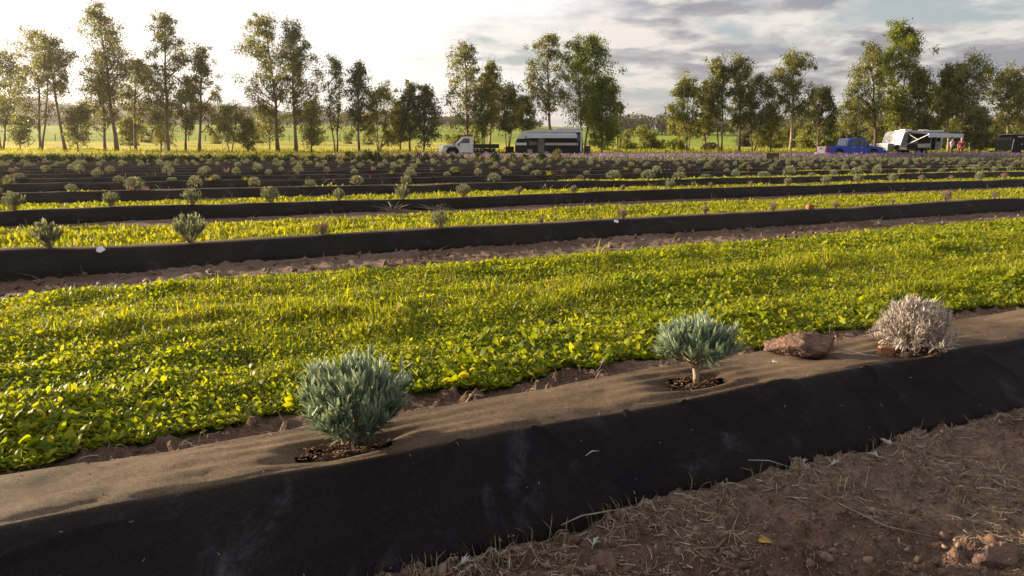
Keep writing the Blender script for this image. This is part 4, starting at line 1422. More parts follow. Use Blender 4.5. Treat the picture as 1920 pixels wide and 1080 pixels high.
BUSH = [bush_mesh(500 + k, M['bush']) for k in range(4)]
BUSHY = [bush_mesh(510, M['weeds'])]
bx = [20, 62, 98, 132, 162, 208, 246, 280, 322, 352, 388, 432, 472, 510, 545, 585, 618, 655, 690, 706, 726, 752, 766, 785, 800, 817, 832, 848, 865, 898, 927, 962, 985, 1015, 1043]
bw = [60, 44, 46, 40, 40, 42, 38, 42, 40, 38, 40, 38, 36, 34, 34, 34, 30, 24, 26, 22, 20, 18, 18, 20, 18, 18, 16, 18, 17, 20, 21, 18, 18, 20, 24]
for k, (px, w) in enumerate(zip(bx, bw)):
    u = (px - 960) / FPX
    Yb = float(bound_y(u)) + 1.2 + (k % 3) * .5
    q = at(px, 300, Yb)
    dia = w / FPX * Yb
    last = px == 1043
    o = link('lavender_bush', (BUSHY if last else BUSH)[0 if last else k % 4], group='old lavender bushes behind the young plants', category='bush',
             label=('yellow-green leafy bush at the right end of the dark bush row' if last else (f'hazy dark green bush behind the beds, {ordinal(k + 1)} from the left edge' if px < 640 else f'small dark green round bush before the purple flowers, {ordinal(k - 16)} from the left')))
    hh = min(dia, .66) * 1.1 if px < 640 else dia * 1.35
    o.location = (q[0], Yb, tz(q[0], Yb) - .02); o.scale = (dia, dia, hh); o.rotation_euler = (0, 0, k * 1.3)

# flowering lavender: green mounds with purple spikes, too many to count
N = 46000
u = RNG.uniform(-.27, .80, N)
Yf = bound_y(u) + 1.0 + RNG.random(N) * np.interp(u, [-.27, 0, .3, .8], [5, 7, 6, 6])
keep = RNG.random(N) < np.interp(u, [-.27, -.2, .06, .22, .8], [.15, .4, .5, .8, 1])
u = u[keep]; Yf = Yf[keep]; N = len(u)
Xf = u * Yf
row = np.abs(((Xf * RN[0] + Yf * RN[1]) / 1.6) % 1 - .5) * 2
hgt = (.42 + .10 * fbm(Xf * .8, Yf * .8, 3, 600)) * (.55 + .45 * row)
isg = RNG.random(N) < np.where(fbm(Xf * .22, Yf * .22, 3, 601) > .5, .35, .55)
zb = terrain(Xf, Yf)


def tufts(mask, mat, name, label, cat, lw, zlo, zhi, tilt=.35):
    i = np.where(mask)[0]; n = len(i)
    L = RNG.uniform(*lw, n)
    pos = np.stack([Xf[i], Yf[i], zb[i] + hgt[i] * RNG.uniform(zlo, zhi, n)], -1)
    V, Q, T = scatter(LOWB_V, LOWB_Q, LOWB_T, pos, RNG.random(n) * 6.28, np.abs(RNG.normal(0, tilt, n)), np.stack([L, L * .38, L], -1))
    link(name, mesh_np(name, V, [Q, T], [mat]), kind='stuff', label=label, category=cat)


tufts(isg, M['weeds'], 'lavender_foliage', 'green foliage of the flowering lavender rows behind the beds', 'lavender', (.10, .24), .0, .8)
tufts(~isg, M['purple'], 'lavender_flowers', 'band of purple lavender flowers in front of the vehicles', 'lavender', (.06, .15), .55, 1.15)
# grey-green low growth right in front
N = 9000
u = RNG.uniform(-.80, .80, N); Yf = bound_y(u) + RNG.uniform(.2, 2.2, N); Xf = u * Yf; zb = terrain(Xf, Yf); hgt = .22 + 0 * u
tufts(u > .1, M['lav_far'], 'low_lavender', 'low grey-green lavender in front of the purple band', 'lavender', (.08, .2), 0, .9)
# weeds band on the left, behind the bushes
N = 26000
u = -.85 + .70 * RNG.random(N) ** .9; Yf = RNG.uniform(42, 58, N); Xf = u * Yf; zb = terrain(Xf, Yf)
hgt = .22 + .36 * fbm(Xf * .5, Yf * .5, 3, 610) * np.interp(Yf, [42, 58], [1, .5])
tufts(np.ones(N, bool), M['weeds'], 'tall_weeds', 'rough grass and weeds beyond the bushes on the left', 'weeds', (.12, .3), 0, .9)
# bright tussocks far left and short paddock grass near the trees
N = 20000
u = RNG.uniform(-.85, .85, N); Yf = RNG.uniform(58, 92, N); Xf = u * Yf; zb = terrain(Xf, Yf)
hgt = .07 + .8 * np.maximum(fbm(Xf * .16, Yf * .16, 3, 620) - .52, 0) + np.where((u < -.6) & (Yf > 64) & (Yf < 80), .45, 0) * fbm(Xf * .3, Yf * .3, 2, 5)
tufts(np.ones(N, bool), M['grass_far'], 'paddock_grass', 'rough yellow-green paddock grass around the tree trunks', 'grass', (.10, .28), 0, .8)

# ------------------------------------------------------------------ trees
print('trees')
PROF = {
    'gum': [(0, .30), (.15, .66), (.38, 1.0), (.6, .86), (.8, .58), (.93, .34), (1, .1)],
    'tall': [(0, .35), (.2, .85), (.45, 1.0), (.65, .8), (.85, .5), (1, .12)],
    'cone': [(0, .45), (.2, .95), (.35, 1.0), (.6, .66), (.85, .3), (1, .06)],
    'round': [(0, .45), (.25, .92), (.5, 1.0), (.75, .82), (.92, .5), (1, .2)],
    'bushy': [(0, .45), (.25, .9), (.5, 1.0), (.8, .7), (1, .25)],
}


def tree(px, base, top, cl, cr, cb, Y, leaf, bark, label, stems=1, prof='gum', dens=1.0, seed=0, topx=None, nb=None, name='gum_tree', gap=.28, group=None, bare=False, trunk_r=None):
    r = np.random.default_rng(seed * 7 + int(px))
    zb_ = None
    P0 = at(px, base, Y); x0 = P0[0]; z0 = tz(x0, Y)
    tpx = topx if topx is not None else (cl + cr) / 2 * .65 + px * .35
    PT = at(tpx, top, Y); H = PT[2] - z0; xt = PT[0] - x0
    CB = at(px, cb, Y)[2] - z0
    cm = (top + cb) / 2
    XL = at(cl, cm, Y)[0] - x0; XR = at(cr, cm, Y)[0] - x0
    if name == 'sapling': dens *= .62; gap = max(gap, .35)
    root = thing(name, (x0, Y, z0), 0, label=label, category='tree', group=group or 'trees of the windbreak')
    g = Geo()
    pts_p, pts_w = zip(*PROF[prof])
    cx = (XL + XR) / 2; hw = (XR - XL) / 2 * (1.1 if name == 'gum_tree' else 1.0)
    tr = trunk_r or max(.05, .0125 * H + .02)
    leaders = []
    for k in range(stems):
        a = r.random() * 6.28 if stems > 1 else 0
        sp = (.0 if stems == 1 else r.uniform(.25, .6) * hw)
        if stems > 1:
            a = math.pi * k / max(1, stems - 1) + r.normal(0, .3) + .0
        fx = xt + math.cos(a) * sp; fy = math.sin(a) * sp * .6
        hh = H * (1 if k == 0 else r.uniform(.72, .95))
        n = 9; tt = np.linspace(0, 1, n)
        bend = r.normal(0, .012 * H, 2)
        X_ = fx * tt ** (1.3 if stems == 1 else .9) + np.sin(tt * 3.1) * bend[0] + (0 if stems == 1 else math.cos(a) * .10 * (1 - tt))
        Y_ = fy * tt + np.sin(tt * 3.1 + .4) * bend[1]
        X_ = X_ + np.concatenate([[0], r.normal(0, .004 * H, n - 1)]); Y_ = Y_ + np.concatenate([[0], r.normal(0, .004 * H, n - 1)])
        Z_ = tt * hh * .95
        Z_[0] = -.25
        P = np.stack([X_, Y_, Z_], -1)
        rad = tr * (1 if stems == 1 else .62) * (1 - tt * .86) ** .9
        rad[0] *= 1.35
        g.tube(P, rad, 7)
        leaders.append((P, rad, hh))
    LP = []
    def clump(c, rad_, n):
        n = int(n * dens * 1.12)
        if n < 3: return
        p = r.normal(0, 1, (n, 3)) * np.array([.5, .5, .42]) * rad_ + c
        LP.append(p)
    NB = nb or int(24 + H * 1.5)
    ch = H - CB
    lob = r.random(8) * 6.28
    for k in range(NB):
        f = (k + r.random()) / NB
        f = f ** .85
        w = np.interp(f, pts_p, pts_w)
        ph = r.random() * 6.28
        lobe = .80 + .3 * math.sin(ph * 2 + f * 9 + lob[0]) * math.sin(f * 13 + lob[1]) + .18 * r.normal()
        rr_ = w * np.clip(lobe, .35, 1.25) * r.uniform(.55, 1.0) ** .5
        ex = cx + math.cos(ph) * hw * rr_
        ey = math.sin(ph) * hw * .85 * rr_
        # towards the tip the crown follows the leader
        kx = f ** 2
        ex = ex * (1 - kx) + (xt + math.cos(ph) * hw * rr_) * kx
        ez = CB + f * ch * .97
        E = np.array([ex, ey, ez])
        P, rad, hh = leaders[r.integers(len(leaders))]
        horiz = math.hypot(ex - xt * .5, ey)
        za = np.clip(ez - horiz * r.uniform(.6, 1.1) - .4, CB * .45, hh * .9)
        ti = np.clip(za / (hh * .95) * 8, 0, 7.99); i0 = int(ti); fr = ti - i0
        A = P[i0] * (1 - fr) + P[i0 + 1] * fr
        ra = (rad[i0] * (1 - fr) + rad[i0 + 1] * fr) * .5
        mid = A * .45 + E * .55 + np.array([0, 0, -.10 * np.linalg.norm(E - A)]) + r.normal(0, .06 * np.linalg.norm(E - A), 3) * [1, 1, .4]
        tt = np.linspace(0, 1, 5)[:, None]
        br = (1 - tt) ** 2 * A + 2 * tt * (1 - tt) * mid + tt ** 2 * E
        g.tube(br, np.linspace(max(ra, .016), .008, 5), 4, cap=False)
        if bare and r.random() < .85: continue
        R0 = (.14 * hw + .28) * r.uniform(.6, 1.35)
        clump(E, R0, 80)
        for _ in range(3):
            if r.random() < gap: continue
            c = br[r.integers(2, 5)] + r.normal(0, R0 * .85, 3) * np.array([1, 1, .75])
            clump(c, R0 * r.uniform(.45, .9), 42)
            g.tube([br[2], (br[2] + c) / 2 + [0, 0, .1], c], [.012, .009, .005], 3, cap=False)
        # drooping outer skirt
        if r.random() < .6:
            clump(E + np.array([r.normal(0, .4), r.normal(0, .4), -R0 * 1.1]), R0 * .6, 26)
    g.build('trunk', M[bark], root, smooth=True)
    if LP:
        p = np.concatenate(LP); n = len(p)
        p[:, 2] = np.maximum(p[:, 2], .35)
        L = r.uniform(.12, .28, n) * (Y / 76)
        V, Q, T = scatter(CARD_V, CARD_Q, CARD_T, p, r.random(n) * 6.28, r.normal(2.3, .7, n), np.stack([L, L * r.uniform(.35, .6, n), L], -1), r.random(n) * 3.14)
        link('crown', mesh_np('crown', V, [Q], [M[leaf]]), root)
    return root


TREES = [
    # px, base, top, cl, cr, cb, Y, leaf, bark, label, kw
    (4, 279, 92, -38, 44, 235, 80, 'olive', 'bark', 'tree cut off by the left edge of the picture, hazy crown', dict(stems=2)),
    (38, 279, 215, 14, 62, 262, 84, 'olive', 'bark', 'small bushy sapling between the leftmost two tall trees', dict(prof='bushy', name='sapling')),
    (76, 284, 55, 14, 108, 225, 77, 'olive', 'bark', 'forked twin-trunk tree near the left edge', dict(stems=3, prof='round', gap=.5)),
    (124, 287, 62, 62, 128, 165, 74, 'olive', 'bark', 'slender tree leaning left with a high bare trunk, near the left edge', dict(topx=88, prof='round', gap=.45)),
    (146, 287, 194, 120, 172, 262, 75, 'yell', 'bark', 'small bushy tree under the leaning slender tree', dict(prof='bushy', name='sapling', dens=1.2)),
    (197, 288, 100, 135, 232, 235, 79, 'olive', 'bark', 'thin dark trunk just left of the tallest left tree', dict(gap=.5)),
    (219, 290, 3, 142, 246, 190, 76, 'olive', 'bark', 'tallest tree on the left, its tip at the top of the picture', dict(dens=1.15, topx=186)),
    (255, 284, 108, 225, 296, 215, 82, 'olive', 'bark', 'thinly leaved tree between the two tallest left trees', dict(gap=.5)),
    (243, 270, 220, 222, 262, 258, 96, 'yell', 'bark', 'tiny round tree in the paddock behind the tallest left tree', dict(prof='bushy', name='sapling')),
    (315, 290, 22, 260, 350, 205, 76, 'olive', 'bark', 'tall oval-crowned tree behind the white post', dict(dens=1.2, prof='tall')),
    (302, 284, 205, 274, 332, 262, 78, 'yell', 'bark', 'low leafy growth round the trunk behind the white post', dict(prof='bushy', name='sapling')),
    (348, 283, 140, 326, 368, 245, 80, 'olive', 'bark_dark', 'very thin stem just right of the white post tree', dict(gap=.5)),
    (374, 287, 87, 346, 411, 225, 76, 'olive', 'bark', 'medium cone-shaped tree left of the wide treeless gap', dict(prof='cone', gap=.4)),
    (432, 287, 194, 398, 466, 256, 74, 'yell', 'bark', 'small V-forked tree with a rounded yellow-green crown', dict(stems=2, prof='round', name='sapling', dens=1.2)),
    (465, 287, 224, 452, 480, 272, 74, 'yell', 'bark', 'skinny leafy sapling beside the V-forked tree', dict(prof='bushy', name='sapling')),
    (521, 284, 26, 443, 552, 205, 77, 'olive', 'bark', 'broad tall tree, left one of the close pair left of centre', dict(dens=1.3, topx=495)),
    (556, 285, 40, 522, 608, 215, 76, 'olive', 'bark', 'tall tree, right one of the close pair left of centre', dict(dens=1.35, prof='tall', topx=542)),
    (584, 287, 188, 562, 614, 265, 73, 'yell', 'bark_dark', 'small olive tree right of the tall close pair', dict(prof='bushy', name='sapling', dens=1.2)),
    (505, 280, 200, 470, 548, 250, 84, 'olive', 'bark', 'low spreading tree behind the tall close pair', dict(prof='round', name='sapling')),
    (631, 286, 103, 604, 646, 240, 76, 'olive', 'bark_dark', 'narrow sparse tree with several upright stems', dict(stems=2, prof='tall', gap=.6, dens=.7)),
    (674, 286, 113, 645, 700, 235, 76, 'dark', 'bark_dark', 'dark conical tree with a single straight trunk', dict(prof='cone', gap=.35)),
    (711, 286, 160, 680, 752, 265, 76, 'yell', 'bark', 'many-stemmed olive-green tree with dense round crown', dict(stems=4, prof='round', dens=1.3)),
    (751, 284, 186, 732, 772, 260, 78, 'yell', 'bark_dark', 'small thin tree between the many-stemmed tree and the dark pair', dict(prof='bushy', name='sapling')),
    (769, 285, 154, 750, 792, 255, 76, 'dark', 'bark_dark', 'left one of two mid-height dark trees before the ute', dict(prof='tall')),
    (794, 286, 158, 774, 822, 262, 76, 'dark', 'bark_dark', 'right one of two mid-height dark trees before the ute', dict(prof='tall', dens=1.2)),
    (877, 284, 78, 826, 916, 238, 77, 'olive', 'bark', 'tall narrow tree directly behind the white ute', dict(dens=1.15, topx=872)),
    (906, 283, 135, 886, 935, 245, 75, 'olive', 'bark_dark', 'V-forked tree behind the tray of the white ute', dict(stems=2)),
    (918, 284, 112, 900, 948, 235, 80, 'olive', 'bark_pale', 'pale-stemmed tree just right of the tall tree behind the ute', dict(prof='cone')),
    (952, 286, 156, 930, 978, 245, 76, 'olive', 'bark_dark', 'left-leaning thin tree at the hitch of the black caravan', dict(stems=3, prof='tall', gap=.4)),
    (982, 284, 180, 962, 1004, 245, 78, 'olive', 'bark', 'short tree behind the front of the black caravan', dict(stems=2, prof='round')),
    (1036, 284, 62, 986, 1066, 205, 77, 'olive', 'bark', 'airy tall tree rising behind the black caravan', dict(dens=1.1, prof='tall', gap=.4)),
    (1094, 284, 64, 1050, 1156, 225, 76, 'green', 'bark', 'large dense bright green tree at the end of the black caravan', dict(dens=1.45, prof='round', stems=2, gap=.05, nb=66)),
    (1128, 286, 142, 1100, 1168, 268, 74, 'green', 'bark', 'lower dense green tree right of the large bright green one', dict(dens=1.5, prof='round', gap=.05, nb=44)),
    (1161, 286, 182, 1152, 1170, 240, 76, 'olive', 'bark_dark', 'nearly leafless dead-looking thin tree right of the caravan', dict(stems=2, bare=True, prof='tall', nb=14)),
    (1289, 288, 144, 1260, 1322, 250, 76, 'yell', 'bark', 'many-stemmed tree at the left end of the right-hand grove', dict(stems=4, prof='round', dens=1.3)),
    (1322, 286, 150, 1305, 1342, 250, 80, 'olive', 'bark', 'slender tree second in the right-hand grove', dict(prof='tall')),
    (1351, 288, 109, 1318, 1368, 220, 76, 'olive', 'bark_dark', 'tall dark-trunked tree, left of the two peaks in the right grove', dict(stems=2, dens=1.2)),
    (1385, 288, 104, 1362, 1418, 235, 76, 'olive', 'bark_dark', 'tall dark-trunked tree, right of the two peaks in the right grove', dict(dens=1.3, prof='tall')),
    (1412, 288, 142, 1396, 1462, 235, 76, 'dark', 'bark_dark', 'spreading dark tree leaning right in the right grove', dict(prof='round', stems=2, topx=1428)),
    (1445, 287, 196, 1422, 1466, 268, 75, 'yell', 'bark', 'short olive tree between the spreading tree and the pale trunk', dict(prof='bushy', name='sapling', dens=1.1)),
    (1481, 288, 96, 1450, 1534, 210, 76, 'olive', 'bark_pale', 'tree with a smooth pale trunk left of the blue pickup', dict(dens=1.4, prof='tall', topx=1488)),
    (1532, 286, 164, 1522, 1570, 250, 78, 'dark', 'bark', 'dense dark tree above the tail of the blue pickup', dict(dens=1.5, prof='round', gap=.15)),
    (1595, 284, 184, 1566, 1628, 240, 84, 'olive', 'bark', 'sparse tree behind the blue pickup', dict(gap=.5, stems=2)),
    (1641, 282, 80, 1598, 1668, 225, 78, 'olive', 'bark_dark', 'tall tree with dark lower trunk behind the blue pickup bonnet', dict(dens=1.25, prof='tall')),
    (1683, 280, 40, 1648, 1736, 235, 79, 'green', 'bark_pale', 'tallest tree on the right with a bright green tip', dict(dens=1.7, prof='tall', stems=2, gap=.1, topx=1690, nb=66)),
    (1726, 282, 128, 1700, 1750, 260, 77, 'olive', 'bark', 'dense tree right behind the silver caravan roof', dict(dens=1.5, prof='tall', gap=.15)),
    (1757, 282, 158, 1742, 1776, 245, 82, 'olive', 'bark', 'thin sparse tree right of the tallest right tree', dict(gap=.5)),
    (1778, 282, 122, 1762, 1802, 215, 78, 'olive', 'bark_pale', 'pale slender trunk left of the three-tree clump at right', dict(gap=.4)),
    (1802, 284, 118, 1784, 1826, 215, 78, 'olive', 'bark_pale', 'pale slender trunk beside the person in red', dict(gap=.35)),
    (1822, 286, 101, 1792, 1878, 225, 76, 'olive', 'bark_pale', 'broad open-crowned tree with several pale stems at right', dict(stems=3, prof='round', dens=1.1, gap=.35)),
    (1836, 287, 204, 1806, 1862, 268, 73, 'dark', 'bark', 'low dense dark tree in front of the pale stems at right', dict(dens=1.6, prof='round', gap=.1)),
    (1888, 282, 129, 1862, 1926, 230, 78, 'olive', 'bark_pale', 'tree with pale trunk above the dark camper trailer', dict(prof='round', dens=1.3)),
    (1924, 284, 140, 1900, 1970, 235, 80, 'olive', 'bark', 'tree cut off by the right edge of the picture', dict(prof='round')),
]
for k, (px, base, top, cl, cr, cb, Y, leaf, bark, label, kw) in enumerate(TREES):
    tree(px, base, top, cl, cr, cb, Y, leaf, bark, label, seed=k, **kw)

# smaller shrubs in the open paddock at centre right
for k, (px, top, w, Y, leaf, label, st) in enumerate([
        (1208, 240, 44, 88, 'yell', 'feathery yellow-green shrub in the gap right of the green trees', 3),
        (1178, 268, 20, 86, 'yell', 'low shrub left of the feathery yellow-green shrub', 2),
        (1236, 268, 22, 88, 'yell', 'low thin shrub right of the feathery shrub', 2),
        (1264, 264, 34, 80, 'green', 'round dark green shrub at the foot of the right grove', 3),
        (1272, 218, 44, 150, 'yell', 'round-headed yellow-green tree far behind the right grove', 1),
        (1332, 272, 12, 84, 'dark', 'little dark shrub between the grove trunks', 2),
        (860, 255, 26, 92, 'yell', 'pale sapling seen over the ute bonnet', 2),
        (1548, 236, 40, 90, 'green', 'bright leafy shrub above the blue pickup tray', 2)]):
    tree(px, 285, top, px - w / 2, px + w / 2, 278 if Y < 100 else 246, Y, leaf, 'bark', label, stems=st, prof='bushy', seed=900 + k, name='shrub', dens=1.2, nb=16, group='shrubs in the paddock')

# thick scrub behind the vehicles on the right: copies of four built prototypes
scrub = []
for k in range(4):
    rt = tree(1500 + k * 20, 285, 215 + k * 6, 1500 + k * 20 - 28, 1500 + k * 20 + 28, 272, 95, ['yell', 'olive', 'yell', 'dark'][k], 'bark', 'olive scrub tree in the thicket behind the blue pickup and silver caravan', stems=2, prof='bushy', seed=950 + k, name='scrub_tree', dens=1.5, nb=26, gap=.1, group='scrub trees behind the vehicles')
    scrub.append(rt)
spots = [(1455, 104), (1482, 116), (1510, 98), (1530, 122), (1552, 104), (1572, 96), (1590, 118), (1612, 102), (1628, 112), (1648, 98), (1664, 118), (1682, 104), (1700, 96), (1718, 114), (1738, 100), (1752, 118), (1772, 104), (1790, 96), (1806, 116), (1822, 103), (1842, 112), (1860, 98), (1876, 108), (1894, 120), (1908, 98), (1924, 108), (1945, 100), (1395, 130), (1425, 122)]
for k, (px, Y) in enumerate(spots):
    q = at(px, 283, Y)
    src = scrub[k % 4]
    if k < 4: c = src; kids = []
    else:
        c = src.copy(); COL.link(c); kids = list(src.children)
    c['label'] = f'olive scrub tree, {ordinal(sorted(p for p, _ in spots).index(px) + 1)} from the left in the thicket behind the vehicles'
    c.location = (q[0], Y, tz(q[0], Y) - .1)
    c.rotation_euler = (0, 0, k * 1.7); f = .8 + .3 * ((k * 37) % 10) / 10
    c.scale = (f, f, f * (.8 + .25 * ((k * 13) % 7) / 7))
    for ch in kids:
        d = ch.copy(); COL.link(d); d.parent = c

# saplings in a loose row further back on the left
sap = tree(300, 284, 232, 282, 318, 272, 118, 'yell', 'bark', 'small pale sapling in the paddock beyond the windbreak', stems=2, prof='bushy', seed=980, name='sapling', nb=14, group='saplings beyond the windbreak')
SAPS = [(38, 120), (243, 112), (272, 126), (402, 120), (487, 124), (590, 116), (655, 122), (690, 118), (742, 126), (842, 112), (866, 120), (890, 128), (1172, 120), (1222, 132)]
SAPX = [p for p, _ in SAPS]
for k, (px, Y) in enumerate(SAPS):
    c = sap if k == 0 else sap.copy()
    if k: COL.link(c)
    c['label'] = f'small pale sapling beyond the windbreak, {ordinal(sorted(SAPX).index(px) + 1)} from the left'
    q = at(px, 270, Y); c.location = (q[0], Y, tz(q[0], Y) - .05); f = .55 + .5 * ((k * 29) % 10) / 10; c.scale = (f, f, f); c.rotation_euler = (0, 0, k)
    if k:
        for ch in list(sap.children):
            d = ch.copy(); COL.link(d); d.parent = c

# far woods
def far_wood(name, spec, label):
    P = []; Ls = []
    for (x, y, z, R, H, n, L) in spec:
        d = RNG.normal(size=(n, 3)); d /= np.linalg.norm(d, axis=1)[:, None]
        p = d * (RNG.random(n) ** .35)[:, None] * np.array([R, R, H * .42]) + np.array([x, y, z + H * .56])
        P.append(p); Ls.append(RNG.uniform(.6, 1.2, n) * L)
    p = np.concatenate(P); L = np.concatenate(Ls); n = len(p)
    V, Q, T = scatter(CARD_V, CARD_Q, CARD_T, p, RNG.random(n) * 6.28, RNG.normal(1.6, .8, n), np.stack([L, L * .6, L], -1), RNG.random(n) * 3)
    parts = [(V, Q, T)]
    g = Geo()
    for (x, y, z, R, H, n, L) in spec:
        g.tube([(x, y, z - .5), (x + .1, y, z + H * .45)], [.02 * H, .012 * H], 4, cap=False)
    parts.append((np.concatenate(g.V), np.concatenate(g.Q), np.zeros((0, 3), int)))
    V, F = merge(parts)
    link(name, mesh_np(name, V, F, [M['farwood']]), kind='stuff', label=label, category='wood')


spec = []
for k in range(300):
    px = RNG.uniform(1120, 2060); Y = RNG.uniform(262, 330)
    q = at(px, 250, Y); z = tz(q[0], Y)
    H = RNG.uniform(6.0, 8.6) * (1 + .14 * math.sin(px / 37.))
    spec.append((q[0], Y, z, RNG.uniform(2.2, 3.8), H, 150, .95))
far_wood('far_wood', spec, 'dark wood on the skyline behind the right-hand trees')
spec = []
for k in range(330):
    px = RNG.uniform(-120, 860); Y = RNG.uniform(640, 980)
    q = at(px, 250, Y); z = tz(q[0], Y)
    if fbm(np.array([q[0] / 70]), np.array([Y / 70]), 2, 800)[0] < .42: continue
    spec.append((q[0], Y, z, RNG.uniform(5, 9), RNG.uniform(6, 11), 70, 2.4))
far_wood('hill_wood', spec, 'scattered trees on the far ridge at left')
spec = []
for k in range(210):
    px = RNG.uniform(-60, 1010); Y = RNG.uniform(405, 450)
    if 640 > px > 560 and RNG.random() < .6: continue
    q = at(px, 250, Y); z = tz(q[0], Y)
    spec.append((q[0], Y, z, RNG.uniform(3, 6), RNG.uniform(3.5, 7), 80, 1.4))
far_wood('hedge_line', spec, 'dark line of trees along the top of the green field at left')

# ------------------------------------------------------------------ fences, posts and board
print('fence')
def fence(pts, step, h, label, nw=4):
    root = thing('wire_fence', (0, 0, 0), label=label, category='fence')
    P = []
    for (ax, ay), (bx_, by_) in zip(pts[:-1], pts[1:]):
        n = max(1, int(math.hypot(bx_ - ax, by_ - ay) / step))
        P += [(ax + (bx_ - ax) * k / n, ay + (by_ - ay) * k / n) for k in range(n)]
    P.append(pts[-1])
    rails = [[] for _ in range(nw)]
    me = None
    for k, (x, y) in enumerate(P):
        z = tz(x, y)
        if me is None:
            g = Geo(); g.tube([(0, 0, -.2), (0, 0, h * .5), (.02, 0, h)], [.085, .08, .07], 7)
            o = g.build('post', M['wood'], root); me = o.data
        else:
            o = link('post', me, root)
        o.location = (x, y, z); o.rotation_euler = (0, .04 * math.sin(k * 3), k)
        for i in range(nw): rails[i].append((x, y, z + h * (.28 + .66 * i / (nw - 1))))
    for i in range(nw):
        g = Geo(); g.tube(rails[i], .011, 4); g.build('wire', M['wire'], root)


a = at(-20, 262, 134); b = at(830, 262, 134)
fence([(a[0], 134), (b[0], 132)], 3.2, 1.25, 'long wire fence between the golden paddock and the green field at left')
a = at(1096, 275, 90); b = at(1262, 272, 96); c = at(1620, 270, 104)
fence([(a[0], 90), (b[0], 96)], 3.2, 1.25, 'wire fence in the gap right of the black caravan')

q = at(312, 288, 66)
g = Geo(); g.box(-.10, .10, -.10, .10, -.2, 1.05); g.build('post', M['concrete'], bevel=.02, label='white post standing in front of the oval-crowned tree at left', category='post').location = (q[0], 66, tz(q[0], 66))
# dark board on two posts, seen in the purple flowers
q = at(1448, 294, 47)
rt = thing('sign_board', (q[0], 47, 0), 0.1, label='plain dark brown board between two posts in the purple flowers', category='sign')
g = Geo(); g.box(-.36, .36, -.02, .02, .18, .56); g.build('board', M['wood'], rt, bevel=.01)
for sx in (-.41, .41):
    g = Geo(); g.box(sx - .035, sx + .035, -.035, .035, -.2, .60); g.build('post', M['wood'], rt, bevel=.008)


# ------------------------------------------------------------------ vehicles
print('vehicles')
def wheel(parent, x, y, z, r, w, side):
    g = Geo()
    prof = [(r * .62, -w / 2), (r * .93, -w / 2), (r, -w * .32), (r, w * .32), (r * .93, w / 2), (r * .62, w / 2)]
    n = 24; V = []; Q = []
    for i in range(n):
        a = 2 * math.pi * i / n
        for (rr_, yy) in prof: V.append((math.cos(a) * rr_, yy, math.sin(a) * rr_))
    m = len(prof)
    for i in range(n):
        for j in range(m):
            Q.append((i * m + j, ((i + 1) % n) * m + j, ((i + 1) % n) * m + (j + 1) % m, i * m + (j + 1) % m))
    g.add(V, Q)
    root = thing('wheel', (x, y, z)); root.parent = parent
    g.build('tyre', M['tyre'], root, smooth=False)
    g = Geo(); g.cyl((0, side * w * .30, 0), (0, side * w * .38, 0), r * .62, 20); g.cyl((0, side * w * .38, 0), (0, side * w * .46, 0), r * .16, 10)
    for k in range(6):
        a = k * math.pi / 3; c, s = math.cos(a), math.sin(a)
        g.add([(c * r * .12 - s * .03, side * w * .44, s * r * .12 + c * .03), (c * r * .12 + s * .03, side * w * .44, s * r * .12 - c * .03), (c * r * .58 + s * .03, side * w * .40, s * r * .58 - c * .03), (c * r * .58 - s * .03, side * w * .40, s * r * .58 + c * .03)], [(0, 1, 2, 3)])
    g.build('rim', M['rim'], root)


def flat(parent, name, mat, poly, y, th=.012, bevel=0, **t):
    g = Geo(); g.prism(poly, y - th, y + th); return g.build(name, mat, parent, bevel=bevel, **t)


# white single-cab ute with black tray, nose to the left
q = at(825, 288, 57.5)
zg = tz(q[0] + 2.5, 58)
SC = .92
ute = thing('ute', (q[0], 57.0, zg), .03, label='white single-cab ute with a black tray, bull bar and snorkel, facing left', category='ute')
ute.scale = (.94, .94, .90)
W0, W1 = 0.0, 1.75
g = Geo()
g.prism([(.22, .62), (.22, 1.10), (.34, 1.20), (1.20, 1.33), (1.46, 1.36), (2.95, 1.36), (2.95, .52), (1.72, .52), (1.62, .80), (1.40, .98), (.92, .98), (.70, .80), (.62, .62)], W0, W1, .05)
g.build('body', M['white'], ute, bevel=.02)
g = Geo()
g.prism([(1.46, 1.34), (1.98, 1.88), (2.16, 1.94), (2.84, 1.94), (2.93, 1.88), (2.95, 1.34)], W0 + .06, W1 - .06, .05)
g.build('cab', M['white'], ute, bevel=.03)
flat(ute, 'side_window', M['glass'], [(1.76, 1.37), (2.14, 1.80), (2.62, 1.80), (2.62, 1.37)], W0 + .052, .012)
flat(ute, 'side_window', M['glass'], [(1.76, 1.37), (2.14, 1.80), (2.62, 1.80), (2.62, 1.37)], W1 - .052, .012)
g = Geo(); g.add([(1.50, W0 + .14, 1.405), (1.50, W1 - .14, 1.405), (1.94, W1 - .18, 1.865), (1.94, W0 + .18, 1.865)], [(0, 3, 2, 1)])
for v in g.V: v[:, 0] -= .022
g.build('windscreen', M['glass'], ute)
g = Geo()
for yy in (W0 - .012,):
    g.box(1.62, 1.632, yy, yy + .012, .60, 1.32); g.box(2.66, 2.672, yy, yy + .012, .60, 1.80)
    g.box(2.44, 2.58, yy - .012, yy + .012, 1.18, 1.21)
g.build('door_seam', M['blackm'], ute)
for yy, sd in ((W0 - .02, -1), (W1 + .02, 1)):       # flared guards over the front wheels
    g = Geo(); a = np.linspace(.25, math.pi - .1, 12)
    g.tube([(1.16 + .56 * math.cos(t), yy, .50 + .56 * math.sin(t)) for t in a], .045, 6)
    g.box(.55, 1.45, yy - .03, yy + .03, 1.02, 1.07)
    g.build('wheel_flare', M['blackm'], ute)
